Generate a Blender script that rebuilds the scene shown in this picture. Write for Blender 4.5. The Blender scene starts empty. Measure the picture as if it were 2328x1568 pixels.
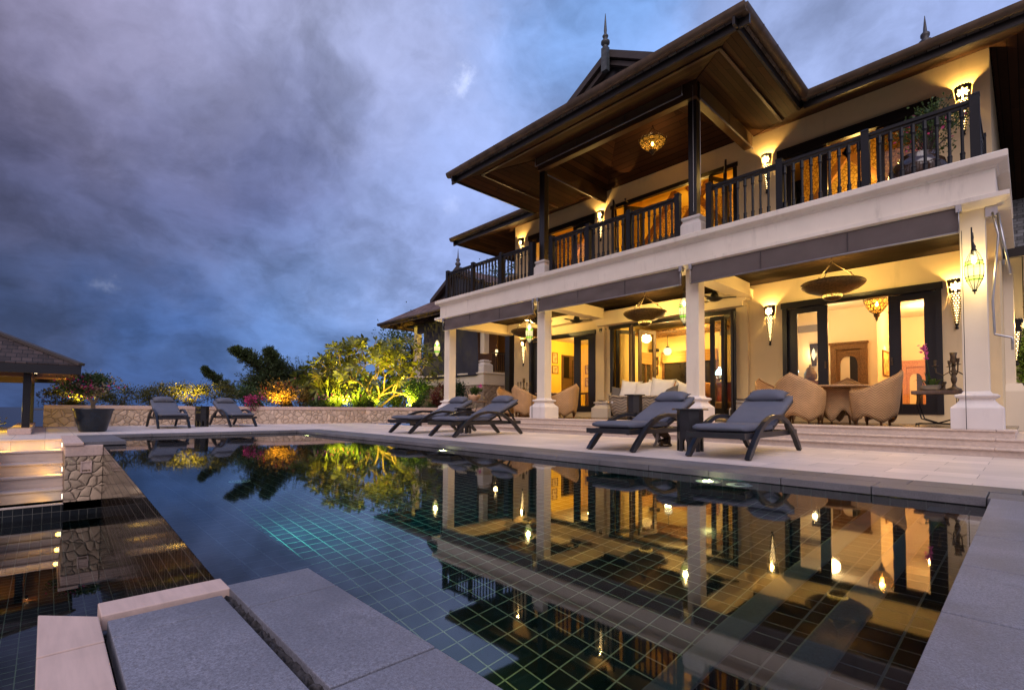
import bpy, bmesh, math, random
from math import sin, cos, pi, radians, sqrt, exp
from mathutils import Vector, Matrix
random.seed(7)
SC = bpy.context.scene
COL = SC.collection

# ------------------------------------------------------------------ camera
YAW, PIT, ROL = 0.811729, 0.0356482, 0.0065920
fw = Vector((-sin(YAW)*cos(PIT), cos(YAW)*cos(PIT), sin(PIT)))
r0 = Vector((cos(YAW), sin(YAW), 0)); u0 = r0.cross(fw)
rt = cos(ROL)*r0 + sin(ROL)*u0; up = -sin(ROL)*r0 + cos(ROL)*u0
cd = bpy.data.cameras.new('camera'); cam = bpy.data.objects.new('camera', cd); COL.objects.link(cam)
m = Matrix.Identity(4)
for i in range(3):
    m[i][0], m[i][1], m[i][2] = rt[i], up[i], -fw[i]
m[0][3], m[1][3], m[2][3] = 0, 0, 0.55
cam.matrix_world = m
cd.sensor_width = 36; cd.lens = 1114.87/2328*36; cd.shift_y = (889.5-784)/2328
cd.clip_start = 0.02; cd.clip_end = 40000
SC.camera = cam
SC.view_settings.view_transform = 'Standard'; SC.view_settings.look = 'None'
SC.view_settings.exposure = 0.5; SC.view_settings.gamma = 1
try:
    SC.cycles.use_denoising = True
    SC.cycles.max_bounces = 10; SC.cycles.transparent_max_bounces = 12
    SC.cycles.sample_clamp_indirect = 6.0; SC.cycles.blur_glossy = 0.5
except Exception: pass

def lin(r, g, b):
    return tuple((c/255/12.92 if c/255 <= .04045 else ((c/255+.055)/1.055)**2.4) for c in (r, g, b)) + (1,)

# ------------------------------------------------------------------ sky
SUN_EL, SUN_AZ = radians(45), radians(137)     # soft dusk glow from behind the camera
W = bpy.data.worlds.new('World'); SC.world = W; W.use_nodes = True
T = W.node_tree; T.nodes.clear()
def wn(t, **k):
    n = T.nodes.new(t)
    for a, b in k.items(): setattr(n, a, b)
    return n
def wl(a, b): T.links.new(a, b)
def wmath(op, a, b=None, c=None):
    n = wn('ShaderNodeMath', operation=op)
    for i, x in enumerate((a, b, c)):
        if x is None: continue
        if isinstance(x, (int, float)): n.inputs[i].default_value = x
        else: wl(x, n.inputs[i])
    return n.outputs[0]
def wv(op, a, b=None, s=None):
    n = wn('ShaderNodeVectorMath', operation=op)
    for i, x in enumerate((a, b)):
        if x is None: continue
        if isinstance(x, (tuple, Vector)): n.inputs[i].default_value = x[:3]
        else: wl(x, n.inputs[i])
    if s is not None:
        if isinstance(s, (int, float)): n.inputs['Scale'].default_value = s
        else: wl(s, n.inputs['Scale'])
    return n.outputs['Value'] if op == 'DOT_PRODUCT' else n.outputs['Vector']
tc = wn('ShaderNodeTexCoord'); D = tc.outputs['Generated']
sep = wn('ShaderNodeSeparateXYZ'); wl(D, sep.inputs[0])
# cloud-layer coordinates: the direction projected on a flat cloud deck
den = wmath('ADD', wmath('MAXIMUM', sep.outputs[2], 0.0), 0.42)
cv = wn('ShaderNodeCombineXYZ'); wl(wmath('DIVIDE', sep.outputs[0], den), cv.inputs[0]); wl(wmath('DIVIDE', sep.outputs[1], den), cv.inputs[1])
def wnoise(vec, scale, detail=6, rough=.55, off=(0, 0, 0)):
    n = wn('ShaderNodeTexNoise'); n.inputs['Scale'].default_value = scale; n.inputs['Detail'].default_value = detail
    n.inputs['Roughness'].default_value = rough; wl(wv('ADD', vec, off), n.inputs['Vector']); return n
wp = wnoise(cv.outputs[0], 1.1, 5, .6, (3.1, 7.2, 0))
warp = wv('SCALE', wv('SUBTRACT', wp.outputs['Color'], (.5, .5, .5)), s=0.34)
wp2 = wnoise(D, 5.0, 5, .6, (9.1, 2.2, 4))
warp2 = wv('SCALE', wv('SUBTRACT', wp2.outputs['Color'], (.5, .5, .5)), s=0.22)
DW = wv('NORMALIZE', wv('ADD', wv('ADD', D, warp), warp2))
def dirn(x, y):      # compass of the photographed cloud bank: bearing and height measured once from the picture
    a = (x-1164)/1114.87; b = -(y-889.5)/1114.87
    return (fw + a*rt + b*up).normalized()
SKYPTS = [((45, 43), (130, 122, 148), 1), ((110, 110), (138, 128, 152), 1), ((200, 150), (154, 144, 172), 1), ((60, 260), (92, 86, 112), 1), ((62, 341), (46, 46, 72), 1.7), ((190, 330), (62, 62, 92), 1.5), ((330, 327), (76, 80, 116), 1.4),
 ((280, 90), (164, 158, 188), 1), ((330, 200), (150, 146, 178), 1), ((440, 210), (140, 140, 174), .9), ((560, 275), (86, 92, 134), 1.6), ((700, 290), (92, 98, 142), 1.4), ((409, 88), (160, 160, 190), 1), ((540, 130), (164, 164, 198), 1), ((699, 85), (186, 186, 214), 1), ((700, 170), (160, 164, 202), 1), ((898, 77), (163, 168, 202), 1), ((870, 210), (150, 158, 200), 1),
 ((1050, 160), (166, 176, 218), 1), ((1290, 40), (126, 164, 222), 1.1), ((1270, 130), (128, 164, 220), .8), ((1150, 340), (150, 166, 214), 1), ((1000, 470), (150, 164, 212), 1), ((864, 429), (146, 159, 203), 1),
 ((620, 400), (98, 106, 150), 1.2), ((450, 400), (84, 88, 128), 1.2), ((432, 520), (118, 124, 163), 1), ((300, 450), (94, 96, 130), 1), ((170, 497), (94, 96, 128), 1), ((30, 470), (106, 100, 122), .9), ((68, 651), (36, 52, 82), 1.4), ((250, 680), (78, 94, 136), 1), ((200, 600), (84, 92, 130), .9), ((523, 662), (106, 125, 172), 1),
 ((750, 605), (126, 146, 194), 1), ((949, 662), (148, 166, 214), 1), ((125, 793), (42, 60, 98), 1.3), ((400, 812), (64, 96, 154), 1.2), ((260, 760), (58, 80, 126), 1.1), ((659, 781), (92, 124, 179), 1.1), ((860, 780), (110, 140, 194), 1),
 ((1900, 120), (160, 173, 216), 1.2), ((1780, 60), (158, 172, 216), 1), ((2280, 60), (154, 168, 214), 1.2), ((1250, 230), (150, 166, 214), 1),
 ((400, 915), (62, 92, 148), 1.2), ((60, 900), (70, 90, 136), 1), ((800, 920), (90, 122, 178), 1), ((1500, 900), (80, 108, 164), 1), ((2200, 900), (86, 110, 164), 1)]
pts = [(dirn(*p), lin(*c), w, 150.) for p, c, w in SKYPTS]
pts = [(d, (c[0]*.95, c[1]*1.0, c[2]*1.05), w, k) for d, c, w, k in pts]
pts += [(Vector(d).normalized(), lin(*c), w*.10, 7.) for d, c, w in
        [((0, 0, 1), (120, 142, 196), .35), ((-.4, .3, 1), (96, 138, 204), .5), ((0, -1, .35), (216, 190, 196), .6), ((1, -.6, .3), (200, 186, 200), .5), ((-.9, -.9, .35), (150, 146, 176), .4), ((1, .5, .4), (140, 152, 196), .4), ((0, 0, -1), (60, 66, 84), .5)]]
acc = None; wsum = None
for d, c, w, k in pts:
    g = wmath('MULTIPLY', wmath('EXPONENT', wmath('MULTIPLY', wmath('SUBTRACT', wv('DOT_PRODUCT', DW, d), 1.0), k)), w)
    v = wv('SCALE', c[:3], s=g)
    acc = v if acc is None else wv('ADD', acc, v)
    wsum = g if wsum is None else wmath('ADD', wsum, g)
base = wv('SCALE', acc, s=wmath('DIVIDE', 1.0, wmath('ADD', wsum, 1e-5)))
n1 = wnoise(wv('ADD', cv.outputs[0], warp), 2.9, 12, .58)
n2 = wnoise(wv('ADD', D, warp2), 7.0, 7, .6)
def wstep(x, a, b):
    n = wn('ShaderNodeMapRange', interpolation_type='SMOOTHSTEP'); wl(x, n.inputs['Value']); n.inputs['From Min'].default_value = a; n.inputs['From Max'].default_value = b; return n.outputs[0]
n3 = wnoise(wv('ADD', cv.outputs[0], wv('SCALE', warp, s=1.6)), 6.2, 10, .60, (5.3, 1.7, 0))
amp = wmath('ADD', wmath('MULTIPLY', wstep(n1.outputs['Fac'], .36, .62), .42), wmath('MULTIPLY', wstep(n3.outputs['Fac'], .38, .62), .20))
amp = wmath('ADD', wmath('ADD', amp, wmath('MULTIPLY', n2.outputs['Fac'], .55)), .42)
base = wv('SCALE', base, s=amp)
for (px, py), k, s in (((1055, 172), 14000., .24), ((1032, 195), 12000., .2), ((250, 648), 16000., .07), ((1025, 468), 12000., .08)):     # torn bright gaps between the clouds
    g = wmath('EXPONENT', wmath('MULTIPLY', wmath('SUBTRACT', wv('DOT_PRODUCT', wv('NORMALIZE', wv('ADD', D, wv('SCALE', wv('SUBTRACT', wnoise(D, 16., 5, .7).outputs['Color'], (.5, .5, .5)), s=.085))), dirn(px, py)), 1.0), k))
    base = wv('ADD', base, wv('SCALE', (.95, .95, 1.0), s=wmath('MULTIPLY', g, s)))
sky = wn('ShaderNodeTexSky'); sky.sky_type = 'NISHITA'; sky.sun_disc = False
sky.sun_elevation = radians(8); sky.sun_rotation = SUN_AZ
bg1 = wn('ShaderNodeBackground'); wl(base, bg1.inputs[0]); bg1.inputs[1].default_value = 0.74
bg2 = wn('ShaderNodeBackground'); wl(sky.outputs[0], bg2.inputs[0]); bg2.inputs[1].default_value = 0.002
ad = wn('ShaderNodeAddShader'); wl(bg1.outputs[0], ad.inputs[0]); wl(bg2.outputs[0], ad.inputs[1])
wo = wn('ShaderNodeOutputWorld'); wl(ad.outputs[0], wo.inputs[0])

sd = bpy.data.lights.new('sun', 'SUN'); sd.energy = 1.25; sd.angle = radians(50); sd.color = (1.0, .87, .90)
so = bpy.data.objects.new('sun', sd); COL.objects.link(so)
sv = Vector((sin(SUN_AZ)*cos(SUN_EL), cos(SUN_AZ)*cos(SUN_EL), sin(SUN_EL)))
so.rotation_euler = sv.to_track_quat('Z', 'Y').to_euler()

# ------------------------------------------------------------------ object helpers
def tag(o, label=None, cat=None, group=None, kind=None):
    if label: o['label'] = label
    if cat: o['category'] = cat
    if group: o['group'] = group
    if kind: o['kind'] = kind
    return o
def thing(name, label, cat, loc=(0, 0, 0), rz=0, group=None):
    o = bpy.data.objects.new(name, None); COL.objects.link(o); o.empty_display_size = .1
    o.location = loc; o.rotation_euler = (0, 0, rz)
    return tag(o, label, cat, group)
def kids(o): return [c for c in list(o.children)]
def dup(o, loc=None, rz=None, label=None, parent=None):
    c = o.copy(); COL.objects.link(c)
    if parent is not None: c.parent = parent
    if loc is not None: c.location = loc
    if rz is not None: c.rotation_euler = (0, 0, rz)
    if label: c['label'] = label
    for k in kids(o): dup(k, parent=c)
    return c

class MB:
    def __init__(s): s.v = []; s.f = []; s.sm = []
    def add(s, vs, fs, smooth=False, M=None):
        o = len(s.v)
        s.v += [tuple(M @ Vector(p)) if M is not None else tuple(p) for p in vs]
        s.f += [[i+o for i in f] for f in fs]; s.sm += [smooth]*len(fs)
        return s
    def box(s, x0, x1, y0, y1, z0, z1, M=None):
        vs = [(x, y, z) for z in (z0, z1) for y in (y0, y1) for x in (x0, x1)]
        return s.add(vs, [(0, 2, 3, 1), (4, 5, 7, 6), (0, 1, 5, 4), (2, 6, 7, 3), (0, 4, 6, 2), (1, 3, 7, 5)], False, M)
    def bar(s, a, b, w, h):
        a, b = Vector(a), Vector(b); d = b-a; L = d.length
        q = d.to_track_quat('X', 'Z').to_matrix().to_4x4(); q.translation = a
        return s.box(0, L, -w/2, w/2, -h/2, h/2, q)
    def quad(s, a, b, c, d): return s.add([a, b, c, d], [(0, 1, 2, 3)])
    def poly(s, pts): return s.add(pts, [tuple(range(len(pts)))])
    def prism(s, poly, axis, a, b, smooth=False):
        n = len(poly); mk = {'x': lambda p, t: (t, p[0], p[1]), 'y': lambda p, t: (p[0], t, p[1]), 'z': lambda p, t: (p[0], p[1], t)}[axis]
        vs = [mk(p, a) for p in poly]+[mk(p, b) for p in poly]
        s.add(vs, [tuple(range(n)), tuple(range(2*n-1, n-1, -1))]); 
        return s.add(vs, [(i, (i+1) % n, n+(i+1) % n, n+i) for i in range(n)], smooth)
    def tube(s, pts, r, n=8, smooth=True, flat=1.0):
        pts = [Vector(p) for p in pts]; rs = r if isinstance(r, (list, tuple)) else [r]*len(pts); vs = []
        ref = Vector((0, 0, 1))
        for i, p in enumerate(pts):
            d = (pts[min(i+1, len(pts)-1)]-pts[max(i-1, 0)]).normalized()
            a = d.cross(ref)
            if a.length < .05: a = d.cross(Vector((1, 0, 0)))
            a.normalize(); b = d.cross(a).normalized()
            vs += [p+rs[i]*(cos(2*pi*j/n)*a+sin(2*pi*j/n)*b*flat) for j in range(n)]
        fs = [(i*n+j, i*n+(j+1) % n, (i+1)*n+(j+1) % n, (i+1)*n+j) for i in range(len(pts)-1) for j in range(n)]
        s.add(vs, fs, smooth)
        k = len(pts)-1
        return s.add(vs, [tuple(range(n-1, -1, -1)), tuple(range(k*n, k*n+n))])
    def lathe(s, prof, c=(0, 0, 0), n=20, a0=0., a1=2*pi, smooth=True, cap=False):
        full = abs(a1-a0-2*pi) < 1e-6; m = n if full else n+1; vs = []
        for r, z in prof:
            vs += [(c[0]+r*cos(a0+(a1-a0)*j/n), c[1]+r*sin(a0+(a1-a0)*j/n), c[2]+z) for j in range(m)]
        fs = []
        for i in range(len(prof)-1):
            for j in range(n):
                k = (j+1) % m
                fs.append((i*m+j, i*m+k, (i+1)*m+k, (i+1)*m+j))
        s.add(vs, fs, smooth)
        if cap: s.add(vs, [tuple(range(m-1, -1, -1)), tuple(range((len(prof)-1)*m, len(prof)*m))])
        return s
    def loft(s, x0, x1, y0, y1, prof):      # rectangle grown by an offset at each height
        vs = []
        for o, z in prof: vs += [(x0-o, y0-o, z), (x1+o, y0-o, z), (x1+o, y1+o, z), (x0-o, y1+o, z)]
        fs = [(i*4+j, i*4+(j+1) % 4, i*4+4+(j+1) % 4, i*4+4+j) for i in range(len(prof)-1) for j in range(4)]
        k = (len(prof)-1)*4
        return s.add(vs, fs+[(3, 2, 1, 0), (k, k+1, k+2, k+3)])
    def sheet(s, pts, t):                    # polygon given a thickness along -normal
        p = [Vector(q) for q in pts]; nrm = (p[1]-p[0]).cross(p[-1]-p[0]).normalized()
        n = len(p); vs = p+[q-nrm*t for q in p]
        return s.add(vs, [tuple(range(n)), tuple(range(2*n-1, n-1, -1))]+[(i, (i+1) % n, n+(i+1) % n, n+i) for i in range(n)])
    def build(s, name, mat, parent=None, bevel=0., solid=True, org=None):
        me = bpy.data.meshes.new(name)
        vs = s.v if org is None else [(x-org[0], y-org[1], z-org[2]) for x, y, z in s.v]
        me.from_pydata(vs, [], s.f); me.polygons.foreach_set('use_smooth', s.sm); me.materials.append(mat)
        if solid:
            b = bmesh.new(); b.from_mesh(me); bmesh.ops.remove_doubles(b, verts=b.verts, dist=1e-6)
            bmesh.ops.recalc_face_normals(b, faces=b.faces); b.to_mesh(me); b.free()
        me.update()
        o = bpy.data.objects.new(name, me); COL.objects.link(o)
        if org is not None: o.location = org
        if parent is not None: o.parent = parent
        if bevel:
            md = o.modifiers.new('bevel', 'BEVEL'); md.width = bevel; md.segments = 2; md.limit_method = 'ANGLE'; md.angle_limit = radians(40)
        return o

LK = 2.0
def lamp(name, loc, power, color=(1, .62, .25), size=.03, parent=None, kind='POINT', aim=None, spot=None, blend=.5):
    l = bpy.data.lights.new(name, kind); l.energy = power*LK; l.color = color
    if kind != 'AREA': l.shadow_soft_size = size
    o = bpy.data.objects.new(name, l); COL.objects.link(o); o.location = loc
    if parent is not None: o.parent = parent
    if kind == 'SPOT': l.spot_size = spot or radians(100); l.spot_blend = blend
    if kind == 'AREA': l.size = size
    if aim is not None: o.rotation_euler = (Vector(aim)).to_track_quat('-Z', 'Y').to_euler()
    return o

# ------------------------------------------------------------------ materials
class Mat:
    def __init__(s, name):
        s.m = bpy.data.materials.new(name); s.m.use_nodes = True; s.t = s.m.node_tree; s.t.nodes.clear()
        s.out = s.n('ShaderNodeOutputMaterial'); s.tc = s.n('ShaderNodeTexCoord'); s.co = s.tc.outputs['Object']
    def n(s, t, **k):
        x = s.t.nodes.new(t)
        for a, b in k.items(): setattr(x, a, b)
        return x
    def l(s, a, b): s.t.links.new(a, b)
    def put(s, sock, x):
        if x is None: return
        if hasattr(x, 'is_output'): s.l(x, sock)
        else:
            if isinstance(x, (tuple, list)) and len(x) == 3 and sock.type == 'RGBA': x = tuple(x)+(1,)
            sock.default_value = x
    def math(s, op, a, b=None, c=None):
        x = s.n('ShaderNodeMath', operation=op)
        for i, y in enumerate((a, b, c)): s.put(x.inputs[i], y)
        return x.outputs[0]
    def map(s, vec=None, scale=(1, 1, 1), rot=(0, 0, 0), loc=(0, 0, 0)):
        x = s.n('ShaderNodeMapping'); s.l(vec or s.co, x.inputs[0]); x.inputs['Scale'].default_value = scale; x.inputs['Rotation'].default_value = rot; x.inputs['Location'].default_value = loc
        return x.outputs[0]
    def swiz(s, order, vec=None):
        a = s.n('ShaderNodeSeparateXYZ'); s.l(vec or s.co, a.inputs[0]); c = s.n('ShaderNodeCombineXYZ')
        for i, ch in enumerate(order):
            if ch in 'xyz': s.l(a.outputs['xyz'.index(ch)], c.inputs[i])
        return c.outputs[0]
    def noise(s, scale, detail=4, rough=.55, vec=None):
        x = s.n('ShaderNodeTexNoise'); s.l(vec or s.co, x.inputs['Vector']); x.inputs['Scale'].default_value = scale; x.inputs['Detail'].default_value = detail; x.inputs['Roughness'].default_value = rough
        return x.outputs['Fac']
    def voro(s, scale, feature='F1', vec=None, out='Distance', rand=1.):
        x = s.n('ShaderNodeTexVoronoi'); x.feature = feature; s.l(vec or s.co, x.inputs['Vector']); x.inputs['Scale'].default_value = scale; x.inputs['Randomness'].default_value = rand
        return x.outputs[out]
    def brick(s, vec, w, h, mort, off=.5, c1=(0, 0, 0), c2=(1, 1, 1), smooth=.1):
        x = s.n('ShaderNodeTexBrick'); s.l(vec, x.inputs['Vector']); x.offset = off; x.offset_frequency = 2; x.squash = 1
        x.inputs['Scale'].default_value = 1; x.inputs['Brick Width'].default_value = w; x.inputs['Row Height'].default_value = h; x.inputs['Mortar Size'].default_value = mort
        x.inputs['Mortar Smooth'].default_value = smooth
        s.put(x.inputs['Color1'], c1); s.put(x.inputs['Color2'], c2); s.put(x.inputs['Mortar'], (.5, .5, .5))
        return x.outputs['Color'], x.outputs['Fac']
    def ramp(s, f, *st):
        x = s.n('ShaderNodeValToRGB'); s.l(f, x.inputs[0]); e = x.color_ramp.elements
        while len(e) < len(st): e.new(.5)
        for i, (p, c) in enumerate(st):
            e[i].position = p; e[i].color = tuple(c)+(1,) if isinstance(c, (tuple, list)) else (c, c, c, 1)
        return x.outputs[0]
    def mix(s, f, a, b, mode='MIX'):
        x = s.n('ShaderNodeMix', data_type='RGBA', blend_type=mode); s.put(x.inputs[0], f); s.put(x.inputs[6], a); s.put(x.inputs[7], b)
        return x.outputs[2]
    def bump(s, h, strength=.3, dist=.01, nrm=None):
        x = s.n('ShaderNodeBump'); x.inputs['Strength'].default_value = strength; x.inputs['Distance'].default_value = dist; s.l(h, x.inputs['Height'])
        if nrm: s.l(nrm, x.inputs['Normal'])
        return x.outputs[0]
    def bsdf(s, color, rough=.6, nrm=None, spec=.5, metal=0., emit=None, es=0., coat=0., trans=0., sub=None):
        p = s.n('ShaderNodeBsdfPrincipled'); s.put(p.inputs['Base Color'], color); s.put(p.inputs['Roughness'], rough)
        p.inputs['Specular IOR Level'].default_value = spec; p.inputs['Metallic'].default_value = metal; p.inputs['Coat Weight'].default_value = coat
        if nrm: s.l(nrm, p.inputs['Normal'])
        if emit is not None: s.put(p.inputs['Emission Color'], emit); s.put(p.inputs['Emission Strength'], es)
        return p.outputs[0]
    def fin(s, sh): s.l(sh, s.out.inputs[0]); return s.m

def plain(name, color, rough=.6, var=.15, sc=6., bump=.1, bsc=60., spec=.5, metal=0., coat=0.):
    M = Mat(name); n = M.noise(sc, 5); c = tuple(color)
    col = M.mix(M.ramp(n, (.3, 0.), (.7, 1.)), tuple(x*(1-var) for x in c), tuple(min(1, x*(1+var)) for x in c))
    return M.fin(M.bsdf(col, rough, M.bump(M.noise(bsc, 3), bump, .004), spec, metal, coat=coat))
def glow(name, color, strength):
    M = Mat(name); e = M.n('ShaderNodeEmission'); e.inputs[0].default_value = tuple(color)+(1,); e.inputs[1].default_value = strength
    return M.fin(e.outputs[0])
def stucco_m(name, c, var=.09, stain=.35):
    M = Mat(name); n = M.noise(1.6, 6, .6); v = M.noise(5., 6, .65, M.map(scale=(1, 1, .18)))
    col = M.mix(M.ramp(n, (.3, 0.), (.75, 1.)), tuple(x*(1-var) for x in c), c)
    col = M.mix(M.math('MULTIPLY', M.ramp(v, (.56, 0.), (.78, 1.)), stain), col, tuple(x*.55 for x in c))
    return M.fin(M.bsdf(col, .75, M.bump(M.noise(40, 6, .7), .22, .006), .3))
def wood_m(name, c, rough=.35, axis=(1, 1, 12), coat=.0):
    M = Mat(name); g = M.noise(3, 6, .6, M.map(scale=axis)); c2 = tuple(x*1.7 for x in c)
    return M.fin(M.bsdf(M.mix(M.ramp(g, (.35, 0.), (.7, 1.)), c, c2), rough, M.bump(g, .15, .004), .5, coat=coat))
def board_m(name, c, order, w=.09, rough=.4, spec=.5):
    M = Mat(name); v = M.swiz(order); bc, bf = M.brick(v, 2.4, w, .007, .37, (0, 0, 0), (1, 1, 1)); g = M.noise(3., 5, .6, M.map(v, scale=(1, 12, 1)))
    k = M.math('ADD', M.math('MULTIPLY', bc, .6), M.math('MULTIPLY', g, .6))
    col = M.mix(M.ramp(k, (.2, 0.), (.9, 1.)), tuple(x*.6 for x in c), tuple(x*1.5 for x in c)); col = M.mix(bf, col, tuple(x*.25 for x in c))
    return M.fin(M.bsdf(col, rough, M.bump(M.math('SUBTRACT', 1., bf), .5, .006), spec))
def rubble_m(name, sc=4.2, c=(.50, .40, .31)):
    M = Mat(name); w = M.noise(3., 3); vv = M.n('ShaderNodeVectorMath', operation='ADD'); sc_ = M.n('ShaderNodeVectorMath', operation='SCALE'); nz = M.n('ShaderNodeTexNoise'); nz.inputs['Scale'].default_value = 4.; M.l(M.co, nz.inputs['Vector'])
    M.l(nz.outputs['Color'], sc_.inputs[0]); sc_.inputs['Scale'].default_value = .12; M.l(M.co, vv.inputs[0]); M.l(sc_.outputs[0], vv.inputs[1]); v = vv.outputs[0]
    e = M.voro(sc, 'DISTANCE_TO_EDGE', v); cc = M.voro(sc, 'F1', v, 'Color'); j = M.ramp(e, (.0, 0.), (.032, 1.))
    sepc = M.n('ShaderNodeSeparateColor'); M.l(cc, sepc.inputs[0])
    col = M.mix(sepc.outputs[0], tuple(x*.72 for x in c), tuple(min(1, x*1.28) for x in c)); col = M.mix(M.math('MULTIPLY', sepc.outputs[1], .5), col, (.40, .30, .21))
    col = M.mix(M.math('MULTIPLY', M.noise(14, 6, .7), .7), col, tuple(x*.6 for x in c)); col = M.mix(j, (.27, .20, .15), col)
    h = M.math('ADD', M.ramp(e, (0., 0.), (.10, .8), (.3, 1.)), M.math('MULTIPLY', M.noise(22, 6, .7), .35))
    return M.fin(M.bsdf(col, .85, M.bump(h, .9, .03), .25))
def shingle_m(name, order, c=(.115, .095, .088), w=.16, h=.19):
    M = Mat(name); v = M.swiz(order); bc, bf = M.brick(v, w, h, .006, .5, (0, 0, 0), (1, 1, 1)); g = M.noise(9., 5, .6, M.map(v, scale=(3, .6, 1)))
    k = M.math('ADD', M.math('MULTIPLY', bc, .7), M.math('MULTIPLY', g, .55))
    col = M.mix(M.ramp(k, (.15, 0.), (1.0, 1.)), tuple(x*.5 for x in c), tuple(x*2.0 for x in c)); col = M.mix(bf, col, (.01, .01, .01))
    sy = M.n('ShaderNodeSeparateXYZ'); M.l(v, sy.inputs[0]); saw = M.math('FRACT', M.math('DIVIDE', sy.outputs[1], h))
    return M.fin(M.bsdf(col, .8, M.bump(M.math('ADD', M.math('SUBTRACT', 1., saw), M.math('MULTIPLY', bc, .3)), .9, .03), .3))
def tile_m(name, order, sz=.1, tile=(.008, .016, .018), grout=(.42, .44, .40), mort=.0045, rough=.12, loc=(0, 0, 0)):
    M = Mat(name); v = M.swiz(order, M.map(loc=loc)); bc, bf = M.brick(v, sz, sz, mort, 0., (0, 0, 0), (1, 1, 1), .2)
    col = M.mix(bc, tuple(x*.6 for x in tile), tuple(x*1.6 for x in tile)); col = M.mix(M.math('MULTIPLY', M.noise(2.2, 4), .35), col, tuple(x*1.9 for x in tile)); col = M.mix(bf, col, grout)
    return M.fin(M.bsdf(col, M.math('ADD', rough, M.math('MULTIPLY', bf, .5)), M.bump(M.math('ADD', M.math('SUBTRACT', 1., bf), M.math('MULTIPLY', M.noise(26, 3), .25)), .35, .004)))
def granite_m(name, c, seams=None, rough=.62):
    M = Mat(name); f = M.math('ADD', M.math('MULTIPLY', M.noise(330, 2, .8), .5), M.math('MULTIPLY', M.noise(120, 3, .8), .5)); g = M.noise(1.7, 6, .65)
    col = M.mix(M.ramp(f, (.36, 0.), (.64, 1.)), tuple(x*.48 for x in c), tuple(x*1.62 for x in c)); col = M.mix(M.ramp(g, (.34, .75), (.62, 0.)), col, tuple(x*.52 for x in c)); bl = M.noise(7., 5, .7); col = M.mix(M.ramp(bl, (.58, 0.), (.74, .5)), col, tuple(x*.45 for x in c))
    return M.fin(M.bsdf(col, M.math('ADD', rough-.12, M.math('MULTIPLY', g, .25)), M.bump(f, .25, .003), .45))
def sandstone_m(name, c, axis=(2, 22, 22)):
    M = Mat(name); g = M.noise(1.4, 6, .6, M.map(scale=axis)); b = M.noise(2.5, 5, .65)
    col = M.mix(M.ramp(g, (.4, 0.), (.72, 1.)), c, tuple(x*.80 for x in c)); col = M.mix(M.ramp(b, (.5, 0.), (.8, .5)), col, tuple(x*.6 for x in c))
    return M.fin(M.bsdf(col, .6, M.bump(M.noise(60, 5), .12, .003), .35))
def paving_m(name, c, w=.6, h=.3, rot=0.):
    M = Mat(name); v = M.map(rot=(0, 0, rot)); bc, bf = M.brick(v, w, h, .003, .5, (0, 0, 0), (1, 1, 1)); g = M.noise(1.2, 6, .6); s = M.noise(2.2, 6, .6, M.map(v, scale=(1, 9, 1)))
    col = M.mix(bc, tuple(x*.86 for x in c), tuple(min(1, x*1.1) for x in c)); col = M.mix(M.math('MULTIPLY', M.ramp(s, (.5, 0.), (.75, 1.)), .35), col, tuple(x*.62 for x in c))
    col = M.mix(M.math('MULTIPLY', M.ramp(g, (.45, 0.), (.75, 1.)), .4), col, tuple(x*.62 for x in c)); col = M.mix(M.math('MULTIPLY', bf, .75), col, (.15, .12, .11))
    return M.fin(M.bsdf(col, .55, M.bump(M.math('SUBTRACT', M.noise(50, 4), bf), .15, .004), .4))
def wicker_m(name, c, sc=1.):
    M = Mat(name); sx = M.n('ShaderNodeSeparateXYZ'); M.l(M.co, sx.inputs[0])
    u = M.math('MULTIPLY', M.math('ARCTAN2', sx.outputs[0], sx.outputs[1]), .34); v = sx.outputs[2]
    zig = M.math('ABSOLUTE', M.math('SUBTRACT', M.math('FRACT', M.math('DIVIDE', u, .13)), .5)); w = M.math('ADD', v, M.math('MULTIPLY', zig, .13))
    k = M.math('SINE', M.math('MULTIPLY', w, 150*sc)); fine = M.math('SINE', M.math('MULTIPLY', M.math('ADD', u, v), 700.)); n = M.noise(7., 5)
    f = M.math('ADD', M.math('ADD', M.math('MULTIPLY', k, .24), M.math('MULTIPLY', fine, .05)), M.math('ADD', M.math('MULTIPLY', n, .4), .3))
    col = M.mix(M.ramp(f, (.15, 0.), (.85, 1.)), tuple(x*.45 for x in c), tuple(min(1, x*1.3) for x in c))
    return M.fin(M.bsdf(col, .55, M.bump(k, .5, .008), .4))
def leaf_m(name, c, var=.5, trans=.35, rough=.45):
    M = Mat(name); oi = M.n('ShaderNodeNewGeometry'); r = oi.outputs['Random Per Island']
    col = M.mix(r, tuple(x*(1-var) for x in c), tuple(min(1, x*(1+var)) for x in c))
    d = M.bsdf(col, rough, None, .4); tr = M.n('ShaderNodeBsdfTranslucent'); M.l(col, tr.inputs[0]); mx = M.n('ShaderNodeMixShader'); mx.inputs[0].default_value = trans
    M.l(d, mx.inputs[1]); M.l(tr.outputs[0], mx.inputs[2]); return M.fin(mx.outputs[0])
def fabric_m(name, c, sc=420.):
    M = Mat(name); n = M.noise(4., 5); w = M.noise(sc, 2)
    col = M.mix(n, tuple(x*.8 for x in c), tuple(x*1.18 for x in c)); col = M.mix(M.math('MULTIPLY', w, .35), col, tuple(x*.5 for x in c))
    return M.fin(M.bsdf(col, .9, M.bump(M.math('ADD', M.math('MULTIPLY', M.noise(7, 3), 1.), M.math('MULTIPLY', w, .15)), .3, .012), .2))
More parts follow.
